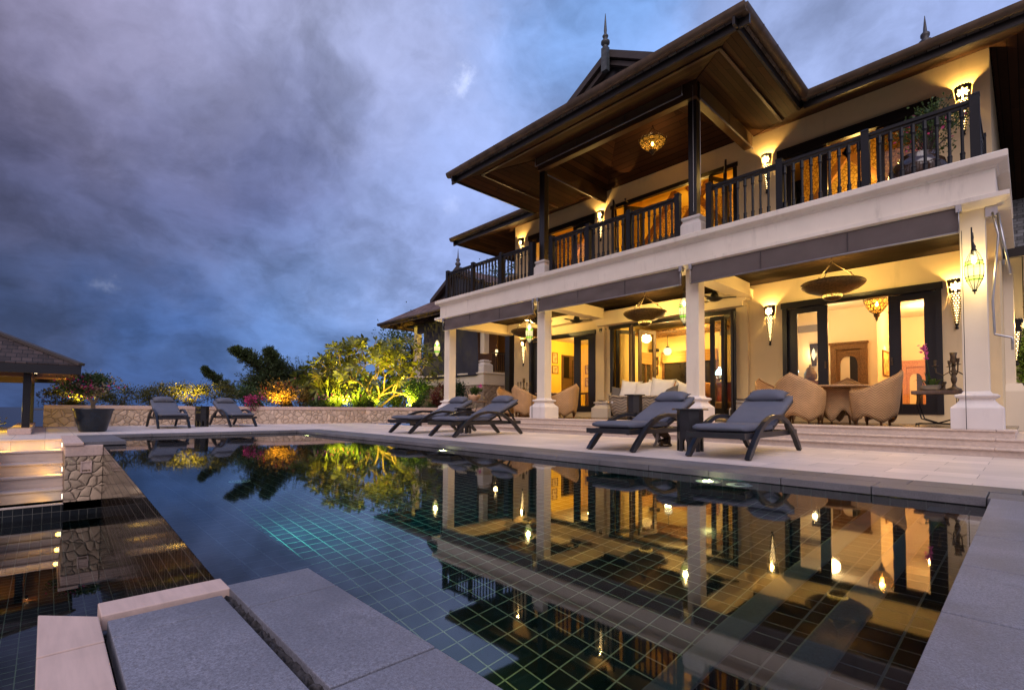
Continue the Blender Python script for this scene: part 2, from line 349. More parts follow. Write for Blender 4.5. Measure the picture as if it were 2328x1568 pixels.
def glass_m(name, tint=(1, 1, 1), ior=1.5):
    M = Mat(name); g = M.n('ShaderNodeBsdfGlossy'); g.inputs['Roughness'].default_value = .02; t = M.n('ShaderNodeBsdfTransparent'); t.inputs[0].default_value = tuple(tint)+(1,)
    f = M.n('ShaderNodeFresnel'); f.inputs[0].default_value = ior; mx = M.n('ShaderNodeMixShader'); M.l(M.math('ADD', f.outputs[0], .04), mx.inputs[0]); M.l(t.outputs[0], mx.inputs[1]); M.l(g.outputs[0], mx.inputs[2]); return M.fin(mx.outputs[0])
def water_m(name, tint, bsc=3., bstr=.03, rough=.012):
    M = Mat(name); h = M.math('ADD', M.noise(bsc, 2), M.math('MULTIPLY', M.noise(bsc*5, 2), .25)); nb = M.bump(h, bstr, .05)
    g = M.n('ShaderNodeBsdfGlossy'); g.inputs['Roughness'].default_value = rough; M.l(nb, g.inputs['Normal'])
    t = M.n('ShaderNodeBsdfRefraction'); t.inputs[0].default_value = tuple(tint)+(1,); t.inputs['IOR'].default_value = 1.333; t.inputs['Roughness'].default_value = 0.; M.l(nb, t.inputs['Normal'])
    f = M.n('ShaderNodeFresnel'); f.inputs[0].default_value = 1.9; M.l(nb, f.inputs['Normal']); mx = M.n('ShaderNodeMixShader'); M.l(f.outputs[0], mx.inputs[0]); M.l(t.outputs[0], mx.inputs[1]); M.l(g.outputs[0], mx.inputs[2]); return M.fin(mx.outputs[0])

STUCCO = stucco_m('cream_stucco', (.74, .66, .53)); WALLST = stucco_m('cream_yellow_wall_paint', (.76, .61, .37)); TRIM = stucco_m('pale_stone_trim', (.72, .67, .63), .08, .5)
WALLIN = stucco_m('warm_interior_plaster', (.76, .56, .20), .04, 0.); WALLY = stucco_m('yellow_plaster', (.80, .55, .08), .04, 0.); WALLC = stucco_m('cream_interior_plaster', (.74, .64, .46), .04, 0.); CEILW = stucco_m('white_ceiling', (.76, .70, .58), .03, 0.)
DARK = wood_m('dark_stained_wood', (.006, .005, .0055), .35); RAILM = plain('dark_painted_timber', (.005, .0055, .009), .5, .3, 8, .1, 60, .3); LOUNGEM = plain('black_oiled_timber', (.010, .010, .013), .38, .4, 9)
BROWN = wood_m('brown_carved_wood', (.13, .055, .018), .45); WEATHER = wood_m('weathered_wood', (.10, .065, .045), .6, (14, 1, 1)); BARGE = wood_m('weathered_dark_board', (.030, .023, .021), .6)
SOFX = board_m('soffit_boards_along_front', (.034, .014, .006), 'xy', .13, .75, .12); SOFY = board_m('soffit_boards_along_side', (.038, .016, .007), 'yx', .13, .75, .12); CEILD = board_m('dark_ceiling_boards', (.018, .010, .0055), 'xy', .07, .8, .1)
GUTTER = plain('aged_copper_gutter', (.10, .068, .044), .5, .35, 5., .15, 40, .5, .35)
SHX = shingle_m('shingles_front', 'xz'); SHY = shingle_m('shingles_side', 'yz')
RUBBLE = rubble_m('rubble_stone', 4.6); RUBBIG = rubble_m('rubble_stone_large', 8.0, (.54, .41, .29))
GRANITE = granite_m('grey_granite', (.185, .188, .222)); GRANITED = granite_m('weathered_granite', (.135, .13, .14))
SAND = sandstone_m('pink_sandstone', (.60, .44, .37)); STEP = sandstone_m('step_stone', (.60, .49, .41), (16, 2, 22))
DECK = paving_m('beige_paving', (.67, .575, .52), .62, .40)
TILEXY = tile_m('pool_tile_floor', 'xy', .1, (.004, .010, .014), (.15, .16, .12), .0035); TILEXZ = tile_m('pool_tile_wall_long', 'xz', .1, (.005, .007, .009), (.05, .05, .045), .0035); TILEYZ = tile_m('pool_tile_wall_short', 'yz', .1, (.005, .007, .009), (.07, .07, .06), .004)
NOSE = granite_m('step_nosing_granite', (.075, .085, .09))
WEIRM = tile_m('wet_black_wall_tile', 'xz', .1, (.016, .011, .008), (.055, .036, .022), .003, .10)
LEDGE = tile_m('ledge_tile', 'xy', .1, (.010, .014, .03), (.12, .10, .11), .0035, .1)
FABRIC = fabric_m('slate_cushion_fabric', (.125, .135, .175)); AWN = fabric_m('grey_awning_mesh', (.13, .105, .10), 200.); BLIND = fabric_m('dark_mesh_blind', (.052, .052, .068), 200.); WHITEF = fabric_m('white_linen', (.78, .75, .70))
GREYF = fabric_m('grey_linen', (.12, .11, .11)); PATF = fabric_m('patterned_cushion', (.36, .16, .05), 40.); BLINDF = fabric_m('tan_roman_blind', (.42, .22, .06), 60.)
WICK = wicker_m('honey_wicker', (.52, .31, .14)); WICKG = wicker_m('grey_wicker', (.36, .29, .20), .6)
IRON = plain('black_iron', (.012, .011, .011), .4, .3, 20, .1, 90, .5, .6); BRONZE = plain('aged_bronze', (.12, .085, .05), .45, .4, 12, .2, 80, .5, .7); STEEL = plain('steel', (.38, .38, .38), .3, .1, 10, .05, 60, .5, 1.); BOWLM = plain('hammered_dark_brass', (.13, .08, .03), .45, .5, 30, .5, 70, .5, .6)
GLASS = glass_m('window_glass', (.96, .97, .97)); GLASSD = glass_m('dark_window_glass', (.45, .42, .40))
GLAZE = plain('teal_glaze', (.004, .010, .018), .22, .5, 7, .1, 14, .4, 0., .15); TERRA = plain('pale_terracotta', (.42, .27, .17), .6, .25, 8)
SOIL = plain('soil', (.05, .035, .025), .95, .3, 8, .5, 20)
WHITEP = plain('white_plastic', (.75, .75, .74), .4, .03)
BULB = glow('lamp_bulb', (1, .62, .22), 42.); BULBS = glow('lamp_flame', (1, .58, .18), 60.); DISC = glow('downlight_lens', (1, .78, .45), 9.); SHADEG = glow('globe_shade', (1, .76, .38), 1.4); SHADEB = glow('blue_glass_shade', (.50, .92, 1.), 4.5)

# ------------------------------------------------------------------ the setting: terrain, sea, deck, pool
def struct(o): return tag(o, kind='structure')
def th(x, y):
    r = sqrt((x+5)**2*.8+(y-8)**2)
    return -2.4 - max(0, r-34)**1.25*.75 - .5*sin(x*.2)*cos(y*.17)
g = MB(); N = 60; xs = [-240+480*i/N for i in range(N+1)]
vs = [(x, y, max(th(x, y), -75)) for y in xs for x in xs]
g.add(vs, [(j*(N+1)+i, j*(N+1)+i+1, (j+1)*(N+1)+i+1, (j+1)*(N+1)+i) for j in range(N) for i in range(N)], True)
struct(g.build('ground', plain('hillside_scrub', (.05, .05, .025), .95, .5, .4, .5, 3), solid=False))
sea = MB(); sea.lathe([(0, -60), (30000, -60)], (0, 0, 0), 64); 
SEA = Mat('sea_water'); SEA.fin(SEA.bsdf((.012, .022, .045), .25, SEA.bump(SEA.noise(.05, 4), .4, 2.), .5)); struct(sea.build('sea', SEA.m, solid=False))

def slabs(mb, x0, x1, y0, y1, cuts, axis, z0, z1, gap=.006):
    e = sorted(c for c in cuts if (x0 if axis == 'x' else y0) < c < (x1 if axis == 'x' else y1))
    a = [x0 if axis == 'x' else y0]+e+[x1 if axis == 'x' else y1]
    for p, q in zip(a, a[1:]):
        dz = random.uniform(-.0015, .0015)
        if axis == 'x': mb.box(p+gap/2, q-gap/2, y0, y1, z0, z1+dz)
        else: mb.box(x0, x1, p+gap/2, q-gap/2, z0, z1+dz)

d = MB()
d.box(-18.2, 4, 5.09, 8.44, -.3, 0); d.box(-18.2, -12.505, -.62, 5.086, -.3, 0); d.box(-12.5, -11.3, -.57, .222, -.3, 0); d.box(-18.2, -11.36, -6, -.625, -.3, 0)
d.box(-12.5, -12.33, .226, .95, -.3, 0)
struct(d.build('deck', DECK))
c = MB(); J = [-12.4+.61*i for i in range(26)]
slabs(c, -12.5, 3.2, 4.40, 4.735, J, 'x', -.058, 0); slabs(c, -12.5, 3.2, 4.745, 5.084, [j+.16 for j in J], 'x', -.07, 0)
slabs(c, -12.5, -12.15, .955, 4.395, [.95+.61*i for i in range(7)], 'y', -.058, 0)
struct(c.build('coping', GRANITED, bevel=.004))
c = MB(); slabs(c, -.18, .62, .675, 4.394, [1.2, 1.81, 2.41, 3.04, 3.64], 'y', -.058, 0)
slabs(c, -1.72, .62, .42, .668, [-1.49, -.955, -.2, .3], 'x', -.058, 0)
struct(c.build('coping', GRANITE, bevel=.0025))
c = MB(); nj = 160; js = [-1.66+2.28*i/nj for i in range(nj+1)]
jv = [(x, y, random.uniform(-.034, -.010) if 0 < k < 4 else -.016+random.uniform(-.006, .006)) for x in js for k, y in enumerate((.390, .397, .405, .412, .4195))]
c.add(jv, [(i*5+k, i*5+k+1, i*5+k+6, i*5+k+5) for i in range(nj) for k in range(4)])
struct(c.build('mortar_joint', plain('dark_crumbling_mortar', (.035, .032, .034), .95, .9, 60, .8, 120), solid=False))
c = MB(); slabs(c, -1.652, .62, .130, .391, [-1.52, -.6, .1], 'x', -.06, -.002)
struct(c.build('paving_strip', GRANITE, bevel=.0025))
k = MB(); slabs(k, -1.8, -1.684, .117, .425, [], 'y', -.04, .003)
k.prism([(-1.8, 0), (-1.684, .115), (-1.5, .115), (-1.5, 0)], 'z', -.04, .003); slabs(k, -1.495, .62, 0, .115, [-.9, -.3, .3], 'x', -.04, .003, .004)
struct(k.build('kerb_stone', SAND, bevel=.003))
b = MB(); b.box(-1.78, .62, .02, .66, -1.6, -.064); struct(b.build('pool_wall', TILEXZ))
c = MB(); c.box(-12.32, -11.1, .43, .945, -.05, .004); c.box(-11.09, -9.93, .43, .945, -.05, .004)
struct(c.build('coping', GRANITED, bevel=.004))
# pool shell
p = MB(); p.box(-12.2, -.77, .72, 4.42, -1.05, -.95); struct(p.build('pool_floor', TILEXY))
p = MB(); p.box(-12.5, 3.2, 4.405, 4.9, -1.05, -.0605); p.box(-12.5, -9.95, .46, .94, -1.6, -.055); struct(p.build('pool_wall', TILEXZ))
p = MB(); p.box(-12.5, -12.155, .95, 4.40, -1.05, -.0605); p.box(-.176, .6, .68, 4.40, -1.05, -.0605); struct(p.build('pool_wall', TILEYZ))
st = MB(); st.box(-.475, -.178, .67, 4.403, -.94, -.25); st.box(-.775, -.477, .67, 4.403, -.945, -.45); struct(st.build('pool_steps', tile_m('pool_step_tile', 'xy', .1, (.010, .009, .009), (.10, .08, .07), .004, .1, (.077, 0, 0))))
st = MB(); st.box(-.478, -.377, .672, 4.402, -.28, -.246); st.box(-.778, -.675, .672, 4.402, -.48, -.446); struct(st.build('pool_step_nosing', NOSE, bevel=.006))
def wy(x): return .447+(.66-.447)*(-1.75-x)/(-1.75+9.93)
w = MB(); w.prism([(-9.93, wy(-9.93)), (-1.795, wy(-1.795)), (-1.795, wy(-1.795)+.1), (-9.93, wy(-9.93)+.1)], 'z', -1.6, -.066); struct(w.build('infinity_edge_wall', WEIRM))
w = MB(); w.prism([(-9.93, wy(-9.93)+.102), (-1.795, wy(-1.795)+.102), (-1.795, .79), (-9.93, 1.0)], 'z', -.95, -.13); struct(w.build('pool_ledge', LEDGE))
POOLW = water_m('pool_water', (.55, .82, .93), 1.6, .004, .030); BASINW = water_m('basin_water', (.75, .9, .88), 2., .004)
w = MB(); w.poly([(-9.93, wy(-9.93)), (-1.775, wy(-1.775)), (-1.775, .662), (-.176, .672), (-.176, 4.404), (-12.156, 4.404), (-12.156, .945), (-9.93, .945)][::1]); w.v = [(x, y, -.062) for x, y, *_ in w.v]
struct(w.build('pool_water', POOLW, solid=False))
# lower catch basin
p = MB(); p.box(-9.9, -1.7, -3.2, .7, -1.7, -1.55); p.box(-1.7, 1.2, -3.2, .02, -1.7, -1.55); struct(p.build('basin_floor', TILEXY))
p = MB(); p.box(-10.2, -9.87, -3.2, .66, -1.7, -.875); struct(p.build('basin_wall', TILEYZ))
w = MB(); w.poly([(-9.872, -3.2, -1.08), (1.2, -3.2, -1.08), (1.2, .022, -1.08), (-1.782, .022, -1.08), (-1.782, wy(-1.782)+.002, -1.08), (-9.872, .655, -1.08)]); struct(w.build('basin_water', BASINW, solid=False))
# garden stairs down to the basin
s = MB()
for i in range(5):
    x1 = -11.3+.29*(i+1); z = -.175*(i+1)
    s.box(x1-.29, min(x1, -9.874), -.572, .222, -.6 if i < 2 else -1.0, z-.03)
    s.box(x1-.289, min(x1+.018, -9.86), -.573, .2225, z-.03, z)
s.box(-11.42, -11.302, -.571, .221, -.7, -.03); s.box(-11.42, -11.284, -.5715, .2215, -.03, -.0015)
struct(s.build('garden_stairs', STEP, bevel=.006))

def stone_wall(name, label, parts, mat, capmat, cap, cat='wall'):
    t = thing(name, label, cat, parts['loc']); M = Matrix.Translation(-Vector(parts['loc']))
    a = parts['stone'].build('stonework', mat, t); a.matrix_parent_inverse = M
    b = cap.build('cap', capmat, t, bevel=.008); b.matrix_parent_inverse = M
    return t
s = MB(); s.box(-12.3, -9.87, .226, .655, -1.0, -.21) ; cp = MB(); cp.box(-12.32, -9.862, .2235, .657, -.205, -.045); cp.box(-12.33, -9.84, .2, .428, -.045, .002)
pier = stone_wall('stair_pier', 'rubble stone pier with beige capstone and recessed light box between stairs and pool', dict(loc=(-10, .44, -1), stone=s), RUBBIG, SAND, cp, 'pier')
lb = MB()
for a in ((.40, .415, -.44, -.30), (.515, .53, -.44, -.30)): lb.box(-9.869, -9.848, a[0], a[1], a[2], a[3])
lb.box(-9.869, -9.848, .40, .53, -.455, -.44); lb.box(-9.869, -9.848, .40, .53, -.30, -.285); lb.box(-9.869, -9.855, .415, .515, -.41, -.30)
o = lb.build('light_box', SAND, pier); o.matrix_parent_inverse = Matrix.Translation((10, -.44, 1))
s = MB(); s.box(-11.4, -9.87, -1.1, -.576, -1.5, -.165); cp = MB(); cp.box(-11.42, -9.85, -1.12, -.574, -.16, .002)
stone_wall('stair_side_wall', 'low stone wall closing the left side of the lit stairs', dict(loc=(-10.6, -.84, -1.4), stone=s), RUBBIG, SAND, cp)
def step_light(x, z, y, sgn, label):
    t = thing('step_light', label, 'light', (x, y, z), 0, 'step lights in the stair walls')
    a = MB(); a.box(-.05, .05, -.006, .006, -.04, .04); a.build('housing', WHITEP, t)
    b = MB(); b.box(-.04, .04, sgn*.007-.001, sgn*.007+.001, -.03, .03); b.build('lens', DISC, t)
    lamp('step_lamp', (0, sgn*.03, -.0), 2.7, (1, .56, .07), .03, t, 'SPOT', (.35, sgn, -.55), radians(150), .8)
step_light(-11.16, -.10, .214, -1, 'square white step light beside the topmost stair riser, on the pier side')
step_light(-10.58, -.45, .214, -1, 'square white step light beside the third stair riser, on the pier side')
step_light(-10.0, -.80, .214, -1, 'square white step light beside the lowest stair riser, on the pier side')
step_light(-11.16, -.10, -.567, 1, 'square white step light at the left edge of the topmost stair')

# porch steps and porch
s = MB(); s.box(-12.95, 4, 8.44, 8.75, 0.001, .082); s.box(-12.95, 4, 8.67, 8.97, .1, .188); s.box(-12.95, -.13, 8.92, 11.85, .2, .295); s.box(-12.95, 4, 8.9, 12.5, -.2, .0995)
s.box(-.128, 4, 8.97, 12.5, .1, .212)
struct(s.build('porch_steps', STEP))
s = MB()
for y, y2, z, x1 in ((8.40, 8.672, .107, 4), (8.65, 8.922, .213, 4), (8.9, 9.5, .32, -.11)):
    slabs(s, -12.97, x1, y, y2, [-12.9+.9*i for i in range(19)], 'x', z-.026, z, .003)
struct(s.build('step_nosing', STEP, bevel=.008))
s = MB(); s.box(-12.96, -.12, 9.503, 11.85, .297, .322); struct(s.build('porch_floor', board_m('dark_porch_boards', (.055, .032, .02), 'xy', .11, .22)))

# ------------------------------------------------------------------ the villa
VL = (-6.5, 10.5, 0); VI = Matrix.Translation((6.5, -10.5, 0))
villa = thing('villa', 'two storey cream villa with dark hipped roofs, columned porch and long balcony', 'house', VL)
def V(mb, name, mat, bevel=0., parent=None, solid=True):
    o = mb.build(name, mat, parent or villa, bevel, solid)
    if parent is None: o.matrix_parent_inverse = VI
    return o
Y0 = 11.85
wl_ = MB()
def wallbox(x0, x1, z0, z1, y0=Y0, y1=Y0+.16): wl_.box(x0, x1, y0, y1, z0, z1)
for a, b in ((-12.39, -11.63), (-8.88, -8.36), (-4.70, -3.74), (-1.06, -.30)): wallbox(a, b, .0, 3.5)
for a, b, z, s0 in ((-11.63, -8.88, 2.93, .48), (-8.36, -4.70, 2.97, .36), (-3.74, -1.06, 2.93, .50)): wallbox(a, b, z, 3.5); wallbox(a, b, 0., s0)
for a, b in ((-12.37, -11.67), (-8.91, -8.31), (-4.70, -3.78), (-1.08, -.35)): wallbox(a, b, 3.95, 7.0)
for a, b, z in ((-11.67, -8.91, 6.45), (-8.31, -4.70, 6.50), (-3.78, -1.08, 6.39)): wallbox(a, b, z, 7.0)
wl_.box(-12.39, -12.24, Y0+.161, 22, 0, 3.5); wl_.box(-.45, -.30, Y0+.161, 22, 0, 3.5); wl_.box(-12.37, -12.22, Y0+.161, 22, 3.5, 7.0); wl_.box(-.5, -.35, Y0+.161, 22, 3.5, 7.0); wl_.box(-12.39, -.3, 22.001, 22.15, 0, 7)
V(wl_, 'wall', WALLST)
colp = [(.26, .32), (.26, .60), (.255, .612), (.25, .618), (.205, .66), (.175, .70), (.168, .725), (.215, .752), (.222, .772), (.205, .787), (.150, .80), (.132, .83)]
for i, x in enumerate((-12.58, -8.53, -4.49, -.483)):
    m_ = MB(); m_.loft(x, x, 9.225, 9.225, [(.13, .822), (.13, 3.35)]); co = V(m_, 'column', STUCCO, .006)
    m_ = MB(); m_.loft(x, x, 9.225, 9.225, colp); V(m_, 'plinth', TRIM, .004, co)
for x in (-8.62, -4.585):
    m_ = MB(); m_.box(x-.13, x+.13, 11.74, Y0, .82, 3.0); co = V(m_, 'pilaster', WALLST)
    m_ = MB(); m_.loft(x, x, 11.98, 11.98, [(o+.03, z-.02 if z > .4 else z) for o, z in colp]); V(m_, 'plinth', TRIM, 0, co)
# big beam with stepped ends over the wide opening, cross beams, ceilings
bm = MB()
bm.prism([(-8.78, 3.36), (-8.78, 3.16), (-8.72, 3.14), (-8.72, 3.10), (-8.64, 3.07), (-8.64, 2.97), (-4.50, 2.97), (-4.50, 3.07), (-4.42, 3.10), (-4.42, 3.14), (-4.36, 3.16), (-4.36, 3.36)], 'y', 11.55, Y0-.002)
BST = stucco_m('beam_stucco', (.74, .61, .40), .06, .1); V(bm, 'porch_beam', BST)
for b_ in ((-8.70, -8.36, 9.4, 11.548, 3.16, 3.45), (-4.66, -4.32, 9.4, 11.548, 3.16, 3.45), (-12.80, -12.44, 9.4, Y0-.002, 3.14, 3.45), (-.62, -.26, 9.4, Y0-.002, 3.16, 3.45), (-12.42, -8.79, 11.55, Y0-.003, 3.20, 3.449)):
    bm = MB(); bm.box(*b_); V(bm, 'porch_beam', BST)
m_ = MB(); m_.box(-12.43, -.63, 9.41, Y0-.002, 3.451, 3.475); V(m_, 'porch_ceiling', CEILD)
slab = MB(); slab.box(-12.83, -.24, 9.38, Y0-.002, 3.48, 3.945)
slab.loft(-12.83, -.24, 9.0, 9.375, [(.0, 3.30), (.10, 3.335), (.13, 3.35), (.13, 3.41), (.05, 3.43), (.03, 3.445), (0, 3.45), (0, 3.775), (.02, 3.785), (.03, 3.81), (.115, 3.845), (.125, 3.86), (.125, 3.935), (.11, 3.95), (0, 3.95)])
slab.box(-12.955, -12.832, 9.502, Y0, 3.845, 3.946); slab.box(-.238, -.115, 9.502, Y0, 3.845, 3.946); slab.box(-.238, -.11, 9.502, Y0, 3.335, 3.43)
V(slab, 'balcony_slab', stucco_m('balcony_stucco', (.76, .69, .60), .14, .75))

# roofs -----------------------------------------------------------
ZE = 6.60
def roofsheets(name, front, side, parent=None):
    a = MB(); [a.sheet(q, .12) for q in front]; r = V(a, name, SHX, 0, parent)
    b = MB(); [b.sheet(q, .12) for q in side]; V(b, 'side_slope', SHY, 0, r); return r
xc, hw, s1, yg = -6.485, 3.625, .59, 9.3
zg = ZE+s1*(yg-7.41); gw = hw-(yg-7.41); za = ZE+s1*hw
rc_ = roofsheets('roof', [[(xc-hw, 7.41, ZE), (xc+hw, 7.41, ZE), (xc+gw, yg, zg), (xc-gw, yg, zg)]],
 [[(xc+hw, 7.41, ZE), (xc+hw, 10.35, ZE), (xc, 15.6, za), (xc, yg, za), (xc+gw, yg, zg)][::1], [(xc-hw, 10.35, ZE), (xc-hw, 7.41, ZE), (xc-gw, yg, zg), (xc, yg, za), (xc, 15.6, za)]])
def gablet(x, y, z0, zt, w, parent):
    a = MB()
    for sgn in (-1, 1):
        for off, th_, yy in ((0., .15, .22), (.18, .10, .14)):
            p1 = (x, zt+.06-off*1.15); p2 = (x+sgn*(w+.1), z0-off*1.15+.06-.06)
            a.prism([p1, p2, (p2[0], p2[1]-th_*1.15), (p1[0], p1[1]-th_*1.15)], 'y', y-yy, y+.05)
    V(a, 'barge_board', BARGE, 0, parent)
    a = MB(); a.prism([(x-w, z0), (x+w, z0), (x, zt-.1)], 'y', y-.02, y+.02); V(a, 'gable_panel', DARK, 0, parent)
    a = MB(); a.box(x-.075, x+.075, y-.34, y-.225, zt-.5, zt+.05); a.lathe([(.05, 0), (.07, .03), (.045, .06), (.05, .07), (.10, .11), (.10, .16), (.06, .20), (.04, .23), (.06, .26), (.07, .29), (.045, .32), (.03, .36), (.035, .42), (.03, .5), (.006, .82)], (x, y-.28, zt+.04), 12)
    V(a, 'finial', plain('weathered_copper', (.05, .06, .065), .5, .4, 12), 0, parent)
gablet(xc, yg, zg, za, gw, rc_)
s2 = .575; yb = 23.3; zr = ZE+s2*(yb-10.35)/2; yr = (yb+10.35)/2; hh = (yb-10.35)/2
roofsheets('roof', [[(-14.0, 10.35, ZE), (xc-hw, 10.35, ZE), (xc, 10.35+(za-ZE)/s2, za), (xc+hw, 10.35, ZE), (1.15, 10.35, ZE), (1.15-hh, yr, zr), (-14+hh, yr, zr)], [(1.15, yb, ZE), (-14, yb, ZE), (-14+hh, yr, zr), (1.15-hh, yr, zr)]],
 [[(1.15, 10.35, ZE), (1.15, yb, ZE), (1.15-hh, yr, zr)], [(-14, yb, ZE), (-14, 10.35, ZE), (-14+hh, yr, zr)]])
a = MB(); a.lathe([(.09, -.3), (.06, 0), (.11, .06), (.11, .12), (.05, .17), (.08, .22), (.08, .27), (.035, .32), (.03, .4), (.005, .66)], (-1.32, 13.0, 8.10), 12); V(a, 'finial', plain('dark_finial', (.035, .035, .04), .5), 0)
a = MB()                                   # shingle courses standing proud along the eaves
for i in range(60):
    x = -2.6+i*.065
    if random.random() < .45: a.box(x, x+random.uniform(.05, .25), 10.33, 10.6, ZE+.01+random.uniform(0, .012), ZE+.035+random.uniform(0, .02))
for i in range(70):
    x = xc-hw+i*.105
    if random.random() < .4: a.box(x, min(x+.2, xc+hw), 7.39, 7.6, ZE+.005, ZE+.03)
V(a, 'eave_shingle', SHX)
# fascias, gutters
fa = MB(); gu = MB()
def eave(p, q, out):
    p, q, out = Vector(p), Vector(q), Vector(out); inn = -out
    fa.add([p+inn*.06+Vector((0, 0, -.02)), q+inn*.06+Vector((0, 0, -.02)), q+inn*.06+Vector((0, 0, -.24)), p+inn*.06+Vector((0, 0, -.24)), p+inn*.10+Vector((0, 0, -.02)), q+inn*.10+Vector((0, 0, -.02)), q+inn*.10+Vector((0, 0, -.24)), p+inn*.10+Vector((0, 0, -.24))], [(0, 1, 2, 3), (7, 6, 5, 4), (0, 4, 5, 1), (3, 2, 6, 7), (0, 3, 7, 4), (1, 5, 6, 2)])
    n = 10; ring = [(out*(.045-.085*cos(pi*t/n)) + Vector((0, 0, -.005-.115*sin(pi*t/n)))) for t in range(n+1)]
    ring = [r_+out*0 for r_ in ring]
    gu.add([p+r_ for r_ in ring]+[q+r_ for r_ in ring], [(i, i+1, n+2+i, n+1+i) for i in range(n)], True)
    gu.add([p+r_ for r_ in ring]+[q+r_ for r_ in ring], [tuple(range(n, -1, -1)), tuple(range(n+1, 2*n+2))])
    L = (q-p).length; d_ = (q-p)/L
    for t in range(1, int(L/.62)):
        b_ = p+d_*t*.62; gu.add([b_+r_*1.05+Vector((0, 0, -.002)) for r_ in ring]+[b_+d_*.035+r_*1.05+Vector((0, 0, -.002)) for r_ in ring], [(i, i+1, n+2+i, n+1+i) for i in range(n)], True)
F = (0, -1, 0); Rr = (1, 0, 0); Ll = (-1, 0, 0)
eave((xc-hw-.1, 7.41, ZE), (xc+hw+.1, 7.41, ZE), F); eave((xc+hw, 7.34, ZE), (xc+hw, 10.42, ZE), Rr); eave((xc-hw, 7.34, ZE), (xc-hw, 10.42, ZE), Ll)
eave((-14.08, 10.35, ZE), (xc-hw, 10.35, ZE), F); eave((xc+hw, 10.35, ZE), (1.2, 10.35, ZE), F); eave((-14.0, 10.3, ZE), (-14.0, 23.3, ZE), Ll); eave((1.15, 10.3, ZE), (1.15, 23.3, ZE), Rr)
V(fa, 'fascia', DARK); V(gu, 'gutter', GUTTER, solid=False)
# soffits
def zs(d_): return 6.40+.40*d_
so_ = None
class SF:
    def __init__(s, nm, mt): s.nm, s.mt = nm, mt
    def sheet(s, p, t):
        q = MB(); q.sheet(p, t); return V(q, s.nm, s.mt)
sx = SF('soffit', SOFX); sy = SF('side_soffit', SOFY); xl, xr = xc-hw+.1, xc+hw-.1; tl, tr = -8.66, -4.32
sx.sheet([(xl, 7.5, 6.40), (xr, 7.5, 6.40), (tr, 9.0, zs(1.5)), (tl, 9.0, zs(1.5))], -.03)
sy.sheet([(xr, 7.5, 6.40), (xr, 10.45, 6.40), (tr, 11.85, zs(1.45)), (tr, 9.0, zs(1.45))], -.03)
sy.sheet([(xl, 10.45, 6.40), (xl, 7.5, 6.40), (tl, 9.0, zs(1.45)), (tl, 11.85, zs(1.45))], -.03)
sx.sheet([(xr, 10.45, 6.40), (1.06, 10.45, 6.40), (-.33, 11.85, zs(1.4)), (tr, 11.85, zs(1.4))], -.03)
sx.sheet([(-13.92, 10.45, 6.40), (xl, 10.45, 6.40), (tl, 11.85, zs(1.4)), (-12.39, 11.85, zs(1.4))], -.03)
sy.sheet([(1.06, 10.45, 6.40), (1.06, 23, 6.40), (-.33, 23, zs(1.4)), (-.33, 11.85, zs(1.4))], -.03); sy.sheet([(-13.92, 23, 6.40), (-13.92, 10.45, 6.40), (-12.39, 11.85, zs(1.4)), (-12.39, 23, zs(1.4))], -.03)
# trim battens under the soffit
t_ = MB(); t_.bar((xl+.45, 7.95, 6.555), (xr-.45, 7.95, 6.555), .05, .03); t_.bar((xr-.45, 7.95, 6.555), (xr-.45, 10.9, 6.555), .05, .03); t_.bar((xl+.45, 7.95, 6.555), (xl+.45, 10.9, 6.555), .05, .03)
V(t_, 'soffit_batten', wood_m('soffit_trim', (.05, .028, .016)))
# terrace ring beam, posts and hipped ceiling
rb = MB(); rb.box(-8.62, -4.36, 9.04, 9.2, 6.70, 7.04); rb.box(-8.62, -8.46, 9.2, 11.84, 6.70, 7.0); rb.box(-4.52, -4.36, 9.2, 11.84, 6.70, 7.0)
V(rb, 'terrace_beam', wood_m('terrace_beam_wood', (.045, .022, .010), .4))
hc = MB(); q = [(-8.46, 9.2, 7.0), (-4.52, 9.2, 7.0), (-4.52, 11.84, 7.0), (-8.46, 11.84, 7.0)]; ra, rb2 = (-7.2, 10.52, 7.78), (-5.78, 10.52, 7.78)
hc.sheet([q[0], q[1], rb2, ra], -.03); hc.sheet([q[2], q[3], ra, rb2], -.03); hs = MB(); hs.sheet([q[1], q[2], rb2], -.03)
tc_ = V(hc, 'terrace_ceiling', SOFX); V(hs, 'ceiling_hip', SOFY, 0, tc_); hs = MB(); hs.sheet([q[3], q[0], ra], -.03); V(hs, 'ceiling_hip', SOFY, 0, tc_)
hw_ = MB(); hw_.box(-8.31, -4.7, Y0+.0, Y0+.16, 7.0, 7.9); V(hw_, 'terrace_wall_top', WALLST)
for x in (-8.56, -4.49):
    m_ = MB(); m_.box(x-.085, x+.085, 9.14, 9.31, 4.36, 6.72); co = V(m_, 'post', DARK, .006)
    m_ = MB(); m_.loft(x, x, 9.225, 9.225, [(.24, 3.95), (.24, 4.16), (.235, 4.175), (.185, 4.22), (.165, 4.255), (.16, 4.27), (.205, 4.295), (.21, 4.325), (.185, 4.345), (.11, 4.365)]); V(m_, 'plinth', TRIM, .004, co)

